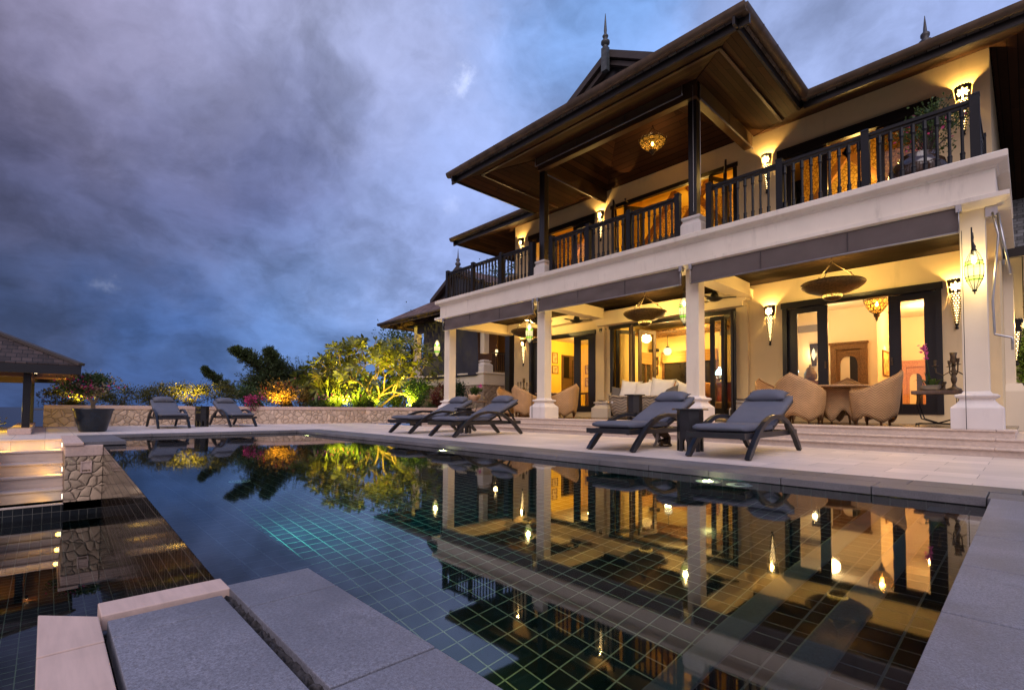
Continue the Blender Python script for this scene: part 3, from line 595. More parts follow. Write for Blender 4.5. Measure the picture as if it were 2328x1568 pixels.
# railings ---------------------------------------------------------
def railing(p, q, posts):
    p, q = Vector(p), Vector(q); d_ = (q-p); L = d_.length; d_ /= L; a = MB()
    a.bar(p+Vector((0, 0, .81)), q+Vector((0, 0, .81)), .065, .045); a.bar(p+Vector((0, 0, .755)), q+Vector((0, 0, .755)), .03, .03)
    n = int(L/.128)
    for i in range(1, n):
        b_ = p+d_*(L*i/n)
        if any(abs((b_-Vector(po)).length) < .07 for po in posts): continue
        a.lathe([(.030, 0), (.030, .11), (.034, .125), (.021, .15), (.021, .60), (.034, .63), (.028, .65), (.028, .75)], b_, 6, pi/6, pi/6+2*pi, False)
    r_ = V(a, 'railing', RAILM)
    for po in posts:
        b_ = MB(); b_.box(po[0]-.052, po[0]+.052, po[1]-.052, po[1]+.052, po[2], po[2]+.86); b_.loft(po[0], po[0], po[1], po[1], [(.047, po[2]+.86), (.056, po[2]+.865), (.056, po[2]+.885), (.03, po[2]+.905)]); V(b_, 'newel_post', RAILM, 0, r_)
zb = 3.951; yr_ = 8.99
railing((-12.42, yr_, zb), (-8.74, yr_, zb), [(x, yr_, zb) for x in (-12.42, -11.17, -9.93, -8.74)])
railing((-8.06, yr_, zb), (-4.72, yr_, zb), [(x, yr_, zb) for x in (-8.06, -6.94, -5.84, -4.72)])
railing((-4.08, yr_, zb), (-.42, yr_, zb), [(x, yr_, zb) for x in (-4.08, -2.85, -1.64, -.42)])
railing((-12.42, 9.1, zb), (-12.42, 11.8, zb), [(-12.42, 10.4, zb), (-12.42, 11.7, zb)]); railing((-.42, 9.1, zb), (-.42, 11.8, zb), [(-.42, 10.4, zb)])

# doors ------------------------------------------------------------
def leaf(x0, x1, z0, z1, y, st=.15, top=.12, bot=.16, parent=None, mat=None, gl=None, piv=None, ang=0.):
    a = MB(); t = .045
    a.box(x0, x0+st, y, y+t, z0, z1); a.box(x1-st, x1, y, y+t, z0, z1); a.box(x0+st, x1-st, y, y+t, z0, z0+bot); a.box(x0+st, x1-st, y, y+t, z1-top, z1)
    for q in (.02,): a.box(x0+st, x1-st, y+.008, y+t-.008, z0+bot, z0+bot+q)
    b = MB(); b.quad((x0+st, y+t/2, z0+bot), (x1-st, y+t/2, z0+bot), (x1-st, y+t/2, z1-top), (x0+st, y+t/2, z1-top))
    if piv is not None:
        M = Matrix.Translation((piv[0], piv[1], 0)) @ Matrix.Rotation(ang, 4, 'Z') @ Matrix.Translation((-piv[0], -piv[1], 0))
        for q in (a, b): q.v = [tuple(M @ Vector(p)) for p in q.v]
    o = V(a, 'door', mat or DARK, .003); V(b, 'glass_pane', gl or GLASS, 0, o, False)
    return o
def doorframe(x0, x1, z0, z1, y, head=.13, jamb=.09):
    a = MB(); a.box(x0-.02, x1+.02, y-.06, y+.06, z1-head, z1); a.box(x0, x0+jamb, y-.03, y+.06, z0, z1-head); a.box(x1-jamb, x1, y-.03, y+.06, z0, z1-head); a.box(x0+jamb, x1-jamb, y-.02, y+.06, z0-.0, z0+.035)
    return V(a, 'door_frame', DARK)
doorframe(-3.74, -1.06, .50, 2.93, Y0+.0); leaf(-3.66, -2.89, .535, 2.80, Y0+.065, .19, .12, .14); leaf(-1.86, -1.13, .535, 2.80, Y0+.065, .19, .13, .14)
h = MB(); h.box(-2.95, -2.92, Y0+.03, Y0+.065, 1.45, 1.6); h.box(-1.83, -1.80, Y0+.03, Y0+.065, 1.45, 1.6); V(h, 'door_handle', BRONZE)
doorframe(-11.63, -8.88, .48, 2.93, Y0+.0); leaf(-9.76, -8.95, .515, 2.80, Y0+.065, .25, .12, .13); leaf(-11.55, -10.75, .515, 2.80, Y0+.065, .25, .12, .13)
doorframe(-8.36, -4.70, .36, 2.97, Y0+.03, .09, .10)
for i, (px, a_) in enumerate(((-8.22, 64), (-7.80, -50))): leaf(px, px+.62, .40, 2.87, Y0+.12, .10, .10, .16, None, WEATHER if i else None, GLASS, (px, Y0+.12), radians(a_))
leaf(-7.55, -6.93, .40, 2.80, Y0+.16, .10, .10, .16, None, WEATHER, GLASS, (-7.55, Y0+.2), radians(72))
leaf(-5.45, -5.06, .40, 2.87, Y0+.12, .11, .10, .18)
leaf(-5.10, -4.50, .40, 2.87, Y0+.10, .10, .10, .16, None, None, GLASSD, (-5.10, Y0+.10), radians(-46)); leaf(-4.95, -4.35, .40, 2.87, Y0+.14, .12, .10, .16, None, None, GLASSD, (-4.92, Y0+.14), radians(-70))
# upper doors
doorframe(-3.78, -1.08, 3.96, 6.39, Y0, .20, .10); leaf(-3.68, -2.85, 3.99, 6.19, Y0+.065, .13, .10, .14); leaf(-2.0, -1.18, 3.99, 6.19, Y0+.065, .13, .10, .14, None, None, GLASSD)
doorframe(-11.67, -8.91, 3.96, 6.45, Y0, .16, .10); leaf(-11.57, -10.75, 3.99, 6.29, Y0+.065, .13, .10, .14); leaf(-9.80, -9.0, 3.99, 6.29, Y0+.065, .13, .10, .14)
doorframe(-8.31, -4.70, 3.96, 6.50, Y0+.03, .10, .10)
for px, a_ in ((-8.20, -62), (-7.85, 60)): leaf(px, px+.62, 3.99, 6.40, Y0+.02, .10, .10, .16, None, None, GLASSD, (px, Y0), radians(a_))
for px, a_ in ((-5.35, 66), (-5.05, -64)): leaf(px, px+.6, 3.99, 6.40, Y0+.02, .10, .10, .16, None, None, GLASSD, (px, Y0), radians(a_))

# rooms ------------------------------------------------------------
rm = MB(); rm.box(-12.24, -8.5, 15.5, 15.6, .34, 3.3); rm.box(-12.238, -12.2, 12.02, 15.49, .34, 3.3); rm.box(-8.55, -8.5, 12.02, 15.49, .34, 3.3); V(rm, 'dining_room_wall', WALLY)
rm = MB(); rm.box(-8.45, -4.68, 14.05, 14.15, .34, 3.3); rm.box(-8.45, -8.3, 12.3, 14.04, .34, 3.3); rm.box(-4.68, -4.64, 12.02, 14.15, .34, 3.3); V(rm, 'living_room_wall', WALLIN)
rm = MB(); rm.box(-4.6, -2.49, 14.5, 14.6, .34, 3.3); rm.box(-4.6, -4.56, 12.02, 14.49, .34, 3.3); rm.box(-2.55, -2.49, 14.601, 17, .34, 3.3); rm.box(-2.6, -.46, 17.0, 17.1, .34, 3.3); rm.box(-.5, -.46, 12.02, 16.99, .34, 3.3); V(rm, 'study_wall', WALLC)
rm = MB(); rm.box(-12.23, -.46, 12.02, 17.0, 3.12, 3.2); V(rm, 'room_ceiling', CEILW)
rm = MB(); rm.box(-12.23, -.46, 12.02, 17.0, .30, .35); V(rm, 'room_floor', board_m('room_floor_boards', (.16, .08, .035), 'xy', .12, .3))
def pattern_m(name, c1, c2, sc):
    M = Mat(name); v = M.voro(sc, 'DISTANCE_TO_EDGE', M.map(scale=(1, 1, 1))); n = M.noise(sc*1.4, 4); f = M.math('ADD', v, M.math('MULTIPLY', n, .4))
    return M.fin(M.bsdf(M.mix(M.ramp(f, (.22, 0.), (.36, 1.)), c1, c2), .7, M.bump(f, .5, .02)))
CARVE = pattern_m('carved_ceiling_panel', (.10, .045, .015), (.42, .22, .07), 9.)
rm = MB(); rm.box(-8.28, -5.6, 12.9, 14.0, 2.82, 2.87); V(rm, 'carved_ceiling_panel', CARVE)
ORN = pattern_m('ornate_gold_wallpaper', (.30, .15, .03), (.70, .45, .10), 13.)
rm = MB(); rm.box(-8.31, -4.7, 14.4, 14.5, 3.95, 7.0); rm.box(-3.9, -.6, 13.9, 14.0, 3.95, 7.0); rm.box(-12.2, -8.9, 13.9, 14.0, 3.95, 7.); V(rm, 'upper_room_wall', ORN)
rm = MB(); rm.box(-12.2, -.5, 12.02, 15, 6.95, 7.05); rm.box(-4.6, -4.5, 12.02, 14.5, 3.95, 6.94); rm.box(-8.6, -8.5, 12.02, 14.5, 3.95, 6.94); V(rm, 'upper_room_ceiling', WALLY)
rm = MB(); rm.box(-12.2, -.5, 12.02, 15, 3.90, 3.955); V(rm, 'upper_room_floor', BROWN)
TRM = wood_m('warm_timber_truss', (.22, .10, .03), .5)
for x, s_ in ((-7.9, 1), (-6.9, 1), (-5.7, -1), (-3.3, 1), (-2.2, -1), (-10.9, 1), (-9.7, -1)): rf = MB(); rf.bar((x-s_*.55, 13.2, 5.0), (x+s_*.9, 13.2, 6.95), .12, .16); V(rf, 'roof_truss', TRM)
wd = MB(); wd.box(-9.9, -9.0, 13.85, 13.88, 4.5, 5.5); V(wd, 'upper_window', glow('lit_yellow_window', (1, .60, .10), .9))
wb = MB()
for x in (-9.9, -9.6, -9.3, -9.02): wb.box(x, x+.03, 13.82, 13.85, 4.5, 5.5)
for z in (4.8, 5.15): wb.box(-9.9, -9.0, 13.815, 13.845, z, z+.03)
V(wb, 'upper_window_frame', BROWN)

def window_int(name, face, a0, a1, z0, z1, blind_z, pos):
    """a dark window with brown frame and a roman blind on an inside wall"""
    fr = MB(); gl_ = MB(); bl = MB()
    def bx(mb, p0, p1, q0, q1, d0, d1):
        if face == 'y': mb.box(p0, p1, pos-d1, pos-d0, q0, q1)
        else: mb.box(pos+d0, pos+d1, p0, p1, q0, q1)
    bx(gl_, a0, a1, z0, z1, .002, .01); bx(fr, a0-.06, a0, z0, z1, .002, .05); bx(fr, a1, a1+.06, z0, z1, .002, .05); mid = (a0+a1)/2; bx(fr, mid-.03, mid+.03, z0, z1, .012, .05); bx(fr, a0-.06, a1+.06, z0-.06, z0, .002, .06)
    for i in range(4): bx(bl, a0-.05, a1+.05, blind_z+i*(z1+.32-blind_z)/4+.004, blind_z+(i+1)*(z1+.32-blind_z)/4, .055, .10-.01*i)
    w_ = V(fr, 'window', BROWN); V(gl_, 'window_pane', plain('night_window', (.02, .016, .012), .06, .2), 0, w_); V(bl, 'roman_blind', BLINDF, .01, w_)
window_int('w', 'y', -7.85, -6.2, 1.0, 2.02, 2.0, 14.05); window_int('w', 'x', 13.33, 13.92, .8, 2.02, 1.97, -8.3)
# carved doors inside
def carved_door(x0, x1, z0, z1, y, mat, arch=True):
    a = MB(); a.box(x0, x0+.13, y-.09, y, z0, z1-.13); a.box(x1-.13, x1, y-.09, y, z0, z1-.13); a.box(x0, x1, y-.09, y, z1-.13, z1); a.box(x0-.03, x1+.03, y-.11, y, z1, z1+.05)
    xi0, xi1 = x0+.13, x1-.13; zt = z1-.13; n = 12; cx, rx = (xi0+xi1)/2, (xi1-xi0)/2*.72
    pl = [(xi0, z0), (xi0, zt), (xi1, zt), (xi1, z0), (cx+rx, z0)]+[(cx+rx*cos(pi*i/n), zt-.40+.22*sin(pi*i/n)+(.03*abs(sin(2*pi*i/n)))) for i in range(n+1)]+[(cx-rx, z0)]
    a.prism(pl, 'y', y-.05, y-.02); d_ = V(a, 'carved_door', mat, .004)
    b = MB(); b.box(cx-rx, cx+rx*.1, y-.018, y-.012, z0, zt-.1); V(b, 'door_light', WALLC, 0, d_)
    b = MB(); b.box(cx+rx*.1, cx+rx, y-.022, y-.012, z0, zt-.1); V(b, 'door_mirror', DARK, 0, d_)
carved_door(-3.45, -2.68, .35, 2.22, 14.5, pattern_m('carved_teak', (.10, .048, .016), (.17, .085, .03), 26.)); carved_door(-2.40, -1.76, .35, 1.88, 17.0, pattern_m('carved_pink_wood', (.36, .17, .09), (.48, .25, .14), 28.))
gr = MB(); gr.box(-4.5, -3.7, 14.47, 14.499, 2.62, 2.80); V(gr, 'air_grille', plain('air_grille_grey', (.20, .19, .18), .6, .1)); 
gr = MB(); gr.box(-6.1, -5.75, 14.02, 14.049, 2.70, 2.88); V(gr, 'air_grille', plain('air_grille_dark', (.22, .18, .12), .6, .1))
bd = MB(); bd.box(-12.199, -12.15, 14.15, 15.0, .35, 2.62); dl = V(bd, 'side_door', wood_m('dark_door_wood', (.06, .03, .014), .45)); bb = MB()
for i in range(7): bb.box(-12.149, -12.13, 14.24+i*.045, 14.262+i*.045, 1.75, 2.55)
for i in range(9): bb.lathe([(.05, -.005), (.06, 0), (.05, .005)], (-12.14, 14.75, .8+i*.2), 10)
bb.box(-12.148, -12.131, 14.235, 14.54, 1.74, 1.76); bb.box(-12.148, -12.131, 14.235, 14.54, 2.54, 2.56); bb.box(-12.148, -12.131, 14.53, 14.76, 1.75, 1.77); bb.box(-12.148, -12.136, 14.74, 14.76, .75, 2.45); V(bb, 'door_grille', IRON, 0, dl)
sw = MB(); sw.box(-12.22, -12.02, Y0-.012, Y0-.001, 1.16, 1.26); sw.box(-12.0, -11.86, Y0-.012, Y0-.001, 1.17, 1.26); V(sw, 'light_switch', WHITEP)
# right-hand side of the house: pilaster, side roof and planted corner
rs = MB(); rs.box(-.299, 1.2, 15.2, 15.4, 0, 4.75); rs.box(-.298, -.16, 13.4, 13.9, 0, 3.4); rs.loft(-.29, -.08, 13.35, 13.95, [(.06, .2), (.06, .95), (.02, 1.05), (0, 1.1)]); V(rs, 'garden_wall', STUCCO)
sr = MB(); sr.sheet([(-.28, 13.0, 3.62), (2.6, 13.0, 3.62), (2.6, 16.6, 5.6), (-.28, 16.6, 5.6)], .1); V(sr, 'side_roof', shingle_m('grey_shingles', 'xz', (.12, .125, .135), .18, .12)); ea = MB(); ea.box(-.28, 2.6, 12.9, 12.99, 3.42, 3.60); V(ea, 'side_fascia', DARK)

# ------------------------------------------------------------------ awnings
def awning(label, a, b, ztop, zbot, seams=2, mat=AWN, roller=True, group=None, sag=.028):
    """a rolled-up fabric awning hanging from a to b (x,y) with a bottom bar"""
    a = Vector((a[0], a[1], 0)); b = Vector((b[0], b[1], 0)); d_ = b-a; L = d_.length; d_ /= L; nr = Vector((d_.y, -d_.x, 0))
    t = thing('awning', label, 'awning', tuple(a+Vector((0, 0, zbot))), 0, group); off = a+Vector((0, 0, zbot)); H_ = ztop-zbot
    f = MB(); nx, nz = 40, 6; ph = random.uniform(0, 6); vs = []
    for j in range(nz+1):
        for i in range(nx+1):
            u, w = i/nx, j/nz; k = (sag*sin(u*L*3.1+ph+w*1.3)+sag*.6*sin(u*L*7.3-w*2+ph))*sin(pi*min(1, w*1.15)) + .008*abs(sin(pi*u*(seams+1)))
            p = d_*(u*L)+nr*(.01+k)+Vector((0, 0, w*H_)); vs.append(p)
    f.add(vs, [(j*(nx+1)+i, j*(nx+1)+i+1, (j+1)*(nx+1)+i+1, (j+1)*(nx+1)+i) for j in range(nz) for i in range(nx)], True); f.build('fabric', mat, t, solid=False)
    s = MB()
    for i in range(1, seams+1): p = d_*(L*i/(seams+1)); s.bar(p+nr*.024+Vector((0, 0, .03)), p+nr*.024+Vector((0, 0, H_)), .012, .004)
    if s.v: s.build('seam', fabric_m('awning_seam', (.05, .045, .05)), t)
    s = MB(); s.tube([nr*.02, d_*L+nr*.02], .016, 8); s.build('bottom_bar', plain('grey_bar', (.16, .15, .17), .4), t)
    if roller:
        s = MB(); s.tube([nr*-.03+Vector((0, 0, H_)), d_*L-nr*.03+Vector((0, 0, H_))], .035, 10); s.build('roller', GUTTER, t)
        s = MB()
        for q in (0., L): s = MB(); s.box(-.03, .03, -.055, .055, H_-.06, H_+.05, Matrix.Translation(d_*q)); s.tube([d_*q+nr*.05+Vector((0, 0, H_-.02)), d_*q+nr*.05+Vector((0, 0, -.02))], .007, 6); s.build('bracket', STEEL, t)
    return t
AG = 'grey awnings along the porch front'
awning('grey fabric awning across the narrowest looking far left porch bay', (-12.5, 8.93), (-8.62, 8.93), 3.31, 2.97, 2, AWN, True, AG)
awning('grey fabric awning across the middle porch bay, above the white sofa', (-8.46, 8.93), (-4.62, 8.93), 3.31, 2.99, 2, AWN, True, AG)
awning('grey fabric awning across the right porch bay, above the wicker dining set', (-4.42, 8.93), (-.60, 8.93), 3.31, 2.98, 2, AWN, True, AG, .003)
AWB = fabric_m('brown_awning_mesh', (.10, .062, .035), 200.)
awning('brown awning rolled along the front beam of the upper terrace', (-8.62, 9.0), (-4.6, 9.0), 7.10, 6.80, 2, AWB, True, 'brown awnings of the upper terrace', .004)
awning('brown awning on the side of the upper terrace by the right balcony', (-4.33, 9.15), (-4.33, 11.8), 7.02, 6.66, 1, AWB, False, 'brown awnings of the upper terrace', .004)
awning('brown awning on the far side of the upper terrace', (-8.45, 11.8), (-8.45, 9.25), 6.98, 6.62, 1, AWB, False, 'brown awnings of the upper terrace', .004)
t = thing('awning_crank', 'silver awning crank rod with bent handle hanging on the rightmost porch column', 'crank', (-.33, 9.12, 1.4))
q = MB(); q.box(-.02, .10, -.06, .03, 1.76, 1.93); q.build('mount', STEEL, t)
q = MB(); q.tube([(.05, -.08, 1.80), (.10, -.10, 1.48), (.03, -.11, .62), (.04, -.11, .20), (.04, -.11, .17), (.20, -.13, .11), (.20, -.13, .09), (.20, -.13, -.05)], .013, 8); q.build('rod', STEEL, t)
q = MB(); q.tube([(.10, -.07, 1.78), (.20, -.06, .95)], .014, 8); q.build('arm', STEEL, t)
t = thing('pull_cord', 'thin awning cord hanging down the second porch column', 'cord', (-8.66, 8.90, .33)); q = MB(); q.tube([(0, 0, 0), (0, 0, 2.7)], .004, 5); q.tube([(.035, 0, 0), (.035, 0, 2.7)], .004, 5); q.build('cord', IRON, t)
t = thing('pull_cord', 'thin awning cord hanging down the column at the right end of the porch', 'cord', (-.58, 8.93, .3)); q = MB(); q.tube([(0, 0, 0), (0, 0, 2.7)], .004, 5); q.build('cord', IRON, t)
t = thing('pull_cord', 'pale cord hanging beside the right dark post of the upper terrace', 'cord', (-4.40, 9.0, 4.4)); q = MB(); q.tube([(0, 0, 0), (0, 0, 2.5)], .004, 5); q.tube([(.12, .05, .3), (.12, .05, 2.5)], .004, 5); q.build('cord', WHITEP, t)

# ------------------------------------------------------------------ wall sconces
def sconce_metal():
    M = Mat('pierced_sconce_metal'); s = M.n('ShaderNodeSeparateXYZ'); M.l(M.co, s.inputs[0])
    ang = M.math('ARCTAN2', s.outputs[0], M.math('MULTIPLY', s.outputs[1], -1.)); c = M.n('ShaderNodeCombineXYZ'); M.l(M.math('MULTIPLY', ang, .095), c.inputs[0]); M.l(s.outputs[2], c.inputs[1])
    row = M.math('MULTIPLY', M.math('FLOOR', M.math('DIVIDE', s.outputs[2], .044)), .5); fx = M.math('SUBTRACT', M.math('FRACT', M.math('ADD', M.math('DIVIDE', M.math('MULTIPLY', ang, .084), .044), row)), .5); fy = M.math('SUBTRACT', M.math('FRACT', M.math('DIVIDE', s.outputs[2], .044)), .5)
    dd = M.math('SQRT', M.math('ADD', M.math('MULTIPLY', fx, fx), M.math('MULTIPLY', fy, fy))); hole = M.math('LESS_THAN', dd, .31)
    hole = M.math('MULTIPLY', hole, M.math('MULTIPLY', M.math('LESS_THAN', s.outputs[2], .60), M.math('GREATER_THAN', s.outputs[2], .06)))
    px = M.math('MULTIPLY', ang, .10); pz = M.math('SUBTRACT', s.outputs[2], .715); pr = M.math('SQRT', M.math('ADD', M.math('MULTIPLY', px, px), M.math('MULTIPLY', pz, pz))); pa = M.math('ARCTAN2', px, pz)
    pet = M.math('LESS_THAN', pr, M.math('MULTIPLY', .085, M.math('ABSOLUTE', M.math('COSINE', M.math('MULTIPLY', pa, 4.)))))
    h = M.math('MAXIMUM', hole, pet); d_ = M.bsdf((.015, .012, .010), .5, None, .5, .5); t = M.n('ShaderNodeBsdfTransparent'); mx = M.n('ShaderNodeMixShader'); M.l(h, mx.inputs[0]); M.l(d_, mx.inputs[1]); M.l(t.outputs[0], mx.inputs[2]); return M.fin(mx.outputs[0])
SCM = sconce_metal(); CORE = glow('sconce_inner_glow', (1, .66, .28), 5.)
def make_sconce(power):
    t = thing('wall_sconce', 'x', 'lamp', (0, 0, 0))
    a = MB(); rim = [(.012, 0), (.03, .05), (.062, .30), (.095, .58), (.125, .84)]
    a.lathe(rim, (0, 0, 0), 18, pi, 2*pi); n = 18                     # half cone, open at the top and towards the wall
    for i in range(9):
        a0 = pi+pi*i/9; a.add([(.125*cos(a0+pi/9*k/4), .125*sin(a0+pi/9*k/4), .84+.022*sin(pi*k/4)) for k in range(5)]+[(.125*cos(a0+pi/9*k/4), .125*sin(a0+pi/9*k/4), .835) for k in range(5)], [(k, k+1, 6+k, 5+k) for k in range(4)])
    a.build('pierced_shade', SCM, t, solid=False)
    b = MB(); b.lathe([(.02, -.045), (.028, -.02), (.014, .0), (.012, .03)], (0, -.02, 0), 10); b.build('tip_knob', IRON, t)
    c = MB(); c.lathe([(.004, .05), (.035, .35), (.055, .60), (.03, .64), (.004, .65)], (0, -.01, 0), 10, pi, 2*pi); c.build('inner_tube', CORE, t, solid=False)
    d_ = MB(); d_.lathe([(.004, .60), (.022, .62), (.03, .65), (.02, .69), (.004, .71)], (0, -.055, 0), 10); d_.build('bulb', BULBS, t)
    lamp('sconce_lamp', (0, -.058, .735), power, (1, .60, .17), .02, t)
    return t
sc0 = make_sconce(20.)
SP = [(-11.92, 2.07, 'pierced cone sconce at the far end of the porch wall, above the light switches'), (-8.61, 2.07, 'pierced metal cone sconce between the left doorway and the sofa opening'),
      (-4.0, 2.07, 'pierced metal cone sconce on the wall between sofa opening and right glass doors'), (-.86, 2.08, 'pierced metal cone sconce partly hidden behind the rightmost porch column'),
      (-12.05, 5.61, 'pierced metal cone sconce at the far left corner of the upper floor'), (-8.68, 5.60, 'pierced metal cone sconce by the upper terrace, behind the middle balcony railing'),
      (-4.03, 5.56, 'pierced metal cone sconce right of the upper terrace, behind the balcony railing'), (-.70, 5.56, 'large looking pierced sconce above the flower pot at the right end of the balcony')]
for i, (x, z, lb) in enumerate(SP):
    o = sc0 if i == 0 else dup(sc0)
    o.location = (x, Y0-.002, z); o['label'] = lb; o['group'] = 'pierced cone sconces on the villa walls'
o = dup(sc0, (-.158, 13.65, 1.5), pi/2, 'dark cone sconce seen edge-on around the right corner of the house'); o['group'] = 'pierced cone sconces on the villa walls'

# ------------------------------------------------------------------ hanging lanterns on brackets
LGL = Mat('ribbed_lantern_glass'); _s = LGL.n('ShaderNodeSeparateXYZ'); LGL.l(LGL.co, _s.inputs[0]); _z = _s.outputs[2]
_e = LGL.n('ShaderNodeEmission'); _g = LGL.mix(LGL.math('MAXIMUM', LGL.math('COMPARE', _z, .165, .03), LGL.math('COMPARE', _z, .37, .03)), (1., .80, .40), (.34, .85, .05)); LGL.l(_g, _e.inputs[0]); LGL.l(LGL.math('MULTIPLY', LGL.math('ADD', LGL.math('MULTIPLY', _z, 1.2), .5), 1.4), _e.inputs[1])
_t = LGL.n('ShaderNodeBsdfTransparent'); _t.inputs[0].default_value = (.95, .95, .85, 1); _m = LGL.n('ShaderNodeMixShader'); _m.inputs[0].default_value = .52; LGL.l(_t.outputs[0], _m.inputs[1]); LGL.l(_e.outputs[0], _m.inputs[2]); LGL.fin(_m.outputs[0])
def make_lantern(power):
    t = thing('hanging_lantern', 'x', 'lantern', (0, 0, 0)); prof = [(.02, .02), (.055, .09), (.085, .16), (.10, .24), (.10, .32), (.088, .40), (.060, .48), (.028, .54)]
    g_ = MB(); g_.lathe([(r*.96, z) for r, z in prof], (0, 0, 0), 16); g_.build('glass', LGL.m, t, solid=False)
    c = MB()
    for k in range(10):
        a_ = 2*pi*k/10; c.tube([(r*cos(a_), r*sin(a_), z) for r, z in prof], .0035, 5)
    for z, r in ((.145, .082), (.19, .094), (.345, .10), (.395, .091)): c.lathe([(r+.003, z-.004), (r+.006, z), (r+.003, z+.004)], (0, 0, 0), 16)
    c.lathe([(.001, -.04), (.012, -.025), (.004, -.012), (.03, .005), (.022, .022)], (0, 0, 0), 10); c.lathe([(.03, .535), (.034, .55), (.022, .57), (.026, .60), (.012, .63), (.004, .66)], (0, 0, 0), 10)
    c.tube([(0, 0, .65), (.0, 0, .72), (.02, 0, .745), (.045, 0, .73)], .006, 6); c.build('cage', IRON, t)
    b = MB(); b.lathe([(.003, .36), (.02, .385), (.026, .42), (.016, .46), (.003, .48)], (0, 0, 0), 10); b.build('bulb', BULB, t)
    lamp('lantern_lamp', (0, 0, .30), power, (1, .70, .26), .05, t)
    k = MB(); k.tube([(.045, 0, .73), (.14, 0, .75), (.24, 0, .73), (.30, 0, .70)], .008, 6); k.tube([(.30, 0, .78), (.30, 0, .42)], .008, 6); k.tube([(.30, 0, .46), (.25, 0, .52), (.20, 0, .60), (.17, 0, .70), (.2, 0, .73)], .006, 6); k.tube([(.30, 0, .60), (.26, 0, .62), (.25, 0, .67), (.28, 0, .70)], .005, 6); k.build('bracket', IRON, t)
    return t
ln0 = make_lantern(18.)
LP = [(-13.12, 9.1, 2.21, 'hanging glass lantern on the outermost left porch column, beside the lit tree', 0), (-8.99, 9.14, 2.26, 'hanging green banded lantern left of the second porch column', 0), (-4.73, 9.24, 2.26, 'hanging green banded lantern left of the porch column nearest the sofa', 0), (-.463, 8.90, 2.15, 'hanging green banded lantern in front of the rightmost porch column', -pi/2)]
for i, (x, y, z, lb, rz) in enumerate(LP):
    o = ln0 if i == 0 else dup(ln0)
    o.location = (x, y, z); o.rotation_euler = (0, 0, rz); o['label'] = lb; o['group'] = 'lanterns hanging along the porch'

# ------------------------------------------------------------------ ceiling pieces
_B = Mat('glowing_pierced_brass'); BANDM = _B.fin(_B.bsdf((.5, .33, .1), .3, None, .5, .8, 0. or (1, .62, .12), _B.math('MULTIPLY', _B.math('GREATER_THAN', _B.noise(60., 2), .5), 2.2)))
def bowl(label, x, y, ztop=2.92):
    t = thing('bowl_pendant', label, 'lamp', (x, y, ztop), 0, 'dark bowl pendants under the porch ceiling')
    a = MB(); a.lathe([(.50, .035), (.52, .02), (.525, 0), (.50, -.04), (.42, -.10), (.28, -.16), (.15, -.195), (.145, -.20)], (0, 0, 0), 40); a.build('bowl', BOWLM, t, solid=False)
    a = MB(); a.lathe([(.145, -.20), (.16, -.205), (.16, -.235), (.15, -.245)], (0, 0, 0), 28); a.build('pierced_band', BANDM, t)
    a = MB(); a.lathe([(.145, -.246), (.13, -.28), (.07, -.305), (.004, -.312)], (0, 0, 0), 24); a.build('base_cup', BOWLM, t)
    a = MB()
    for k in range(3):
        an = 2*pi*k/3+.5; a.tube([(.48*cos(an), .48*sin(an), .03), (.30*cos(an), .30*sin(an), .19), (0, 0, .42)], .008, 6); a.lathe([(.003, -.035), (.022, 0), (.003, .035)], (.30*cos(an), .30*sin(an), .19), 8)
    a.tube([(0, 0, .42), (0, 0, .53)], .01, 6); a.build('chain', BRONZE, t)
    b = MB(); b.lathe([(.003, 0), (.03, .02), (.03, .05), (.003, .07)], (.0, 0, -.08), 10); b.build('bulb', BULB, t)
    lamp('bowl_lamp', (0, 0, .06), 36., (1, .64, .18), .06, t); return t
bowl('hammered dark bowl pendant above the wicker dining set', -2.49, 10.62); bowl('hammered dark bowl pendant in front of the sofa opening', -6.46, 10.62); bowl('hammered dark bowl pendant over the far left wicker chairs, behind the lantern', -10.5, 10.62)
def fan(label, x, y):
    t = thing('ceiling_fan', label, 'fan', (x, y, 3.45), 0, 'black ceiling fans under the porch ceiling')
    a = MB(); a.lathe([(.075, 0), (.075, -.03), (.055, -.10), (.03, -.13), (.03, -.17), (.07, -.22), (.09, -.27), (.09, -.30)], (0, 0, 0), 20); a.build('motor', LOUNGEM, t)
    a = MB(); a.lathe([(.19, -.33), (.18, -.345), (.10, -.39), (.004, -.41)], (0, 0, 0), 24); a.lathe([(.004, -.30), (.19, -.33)], (0, 0, 0), 24); a.build('hub_dish', LOUNGEM, t)
    for k in range(3):
        a = MB(); an = .4+2*pi*k/3; a.box(.16, .46, -.055, .055, -.336, -.328, Matrix.Rotation(an, 4, 'Z') @ Matrix.Rotation(.0, 4, 'X')); a.build('blade', LOUNGEM, t)
    return t
fan('black ceiling fan left of the beam over the second column', -8.98, 11.08); fan('black ceiling fan left of the beam near the right porch bay', -4.93, 11.08); fan('black ceiling fan partly behind the lantern of the second column', -9.9, 10.4)
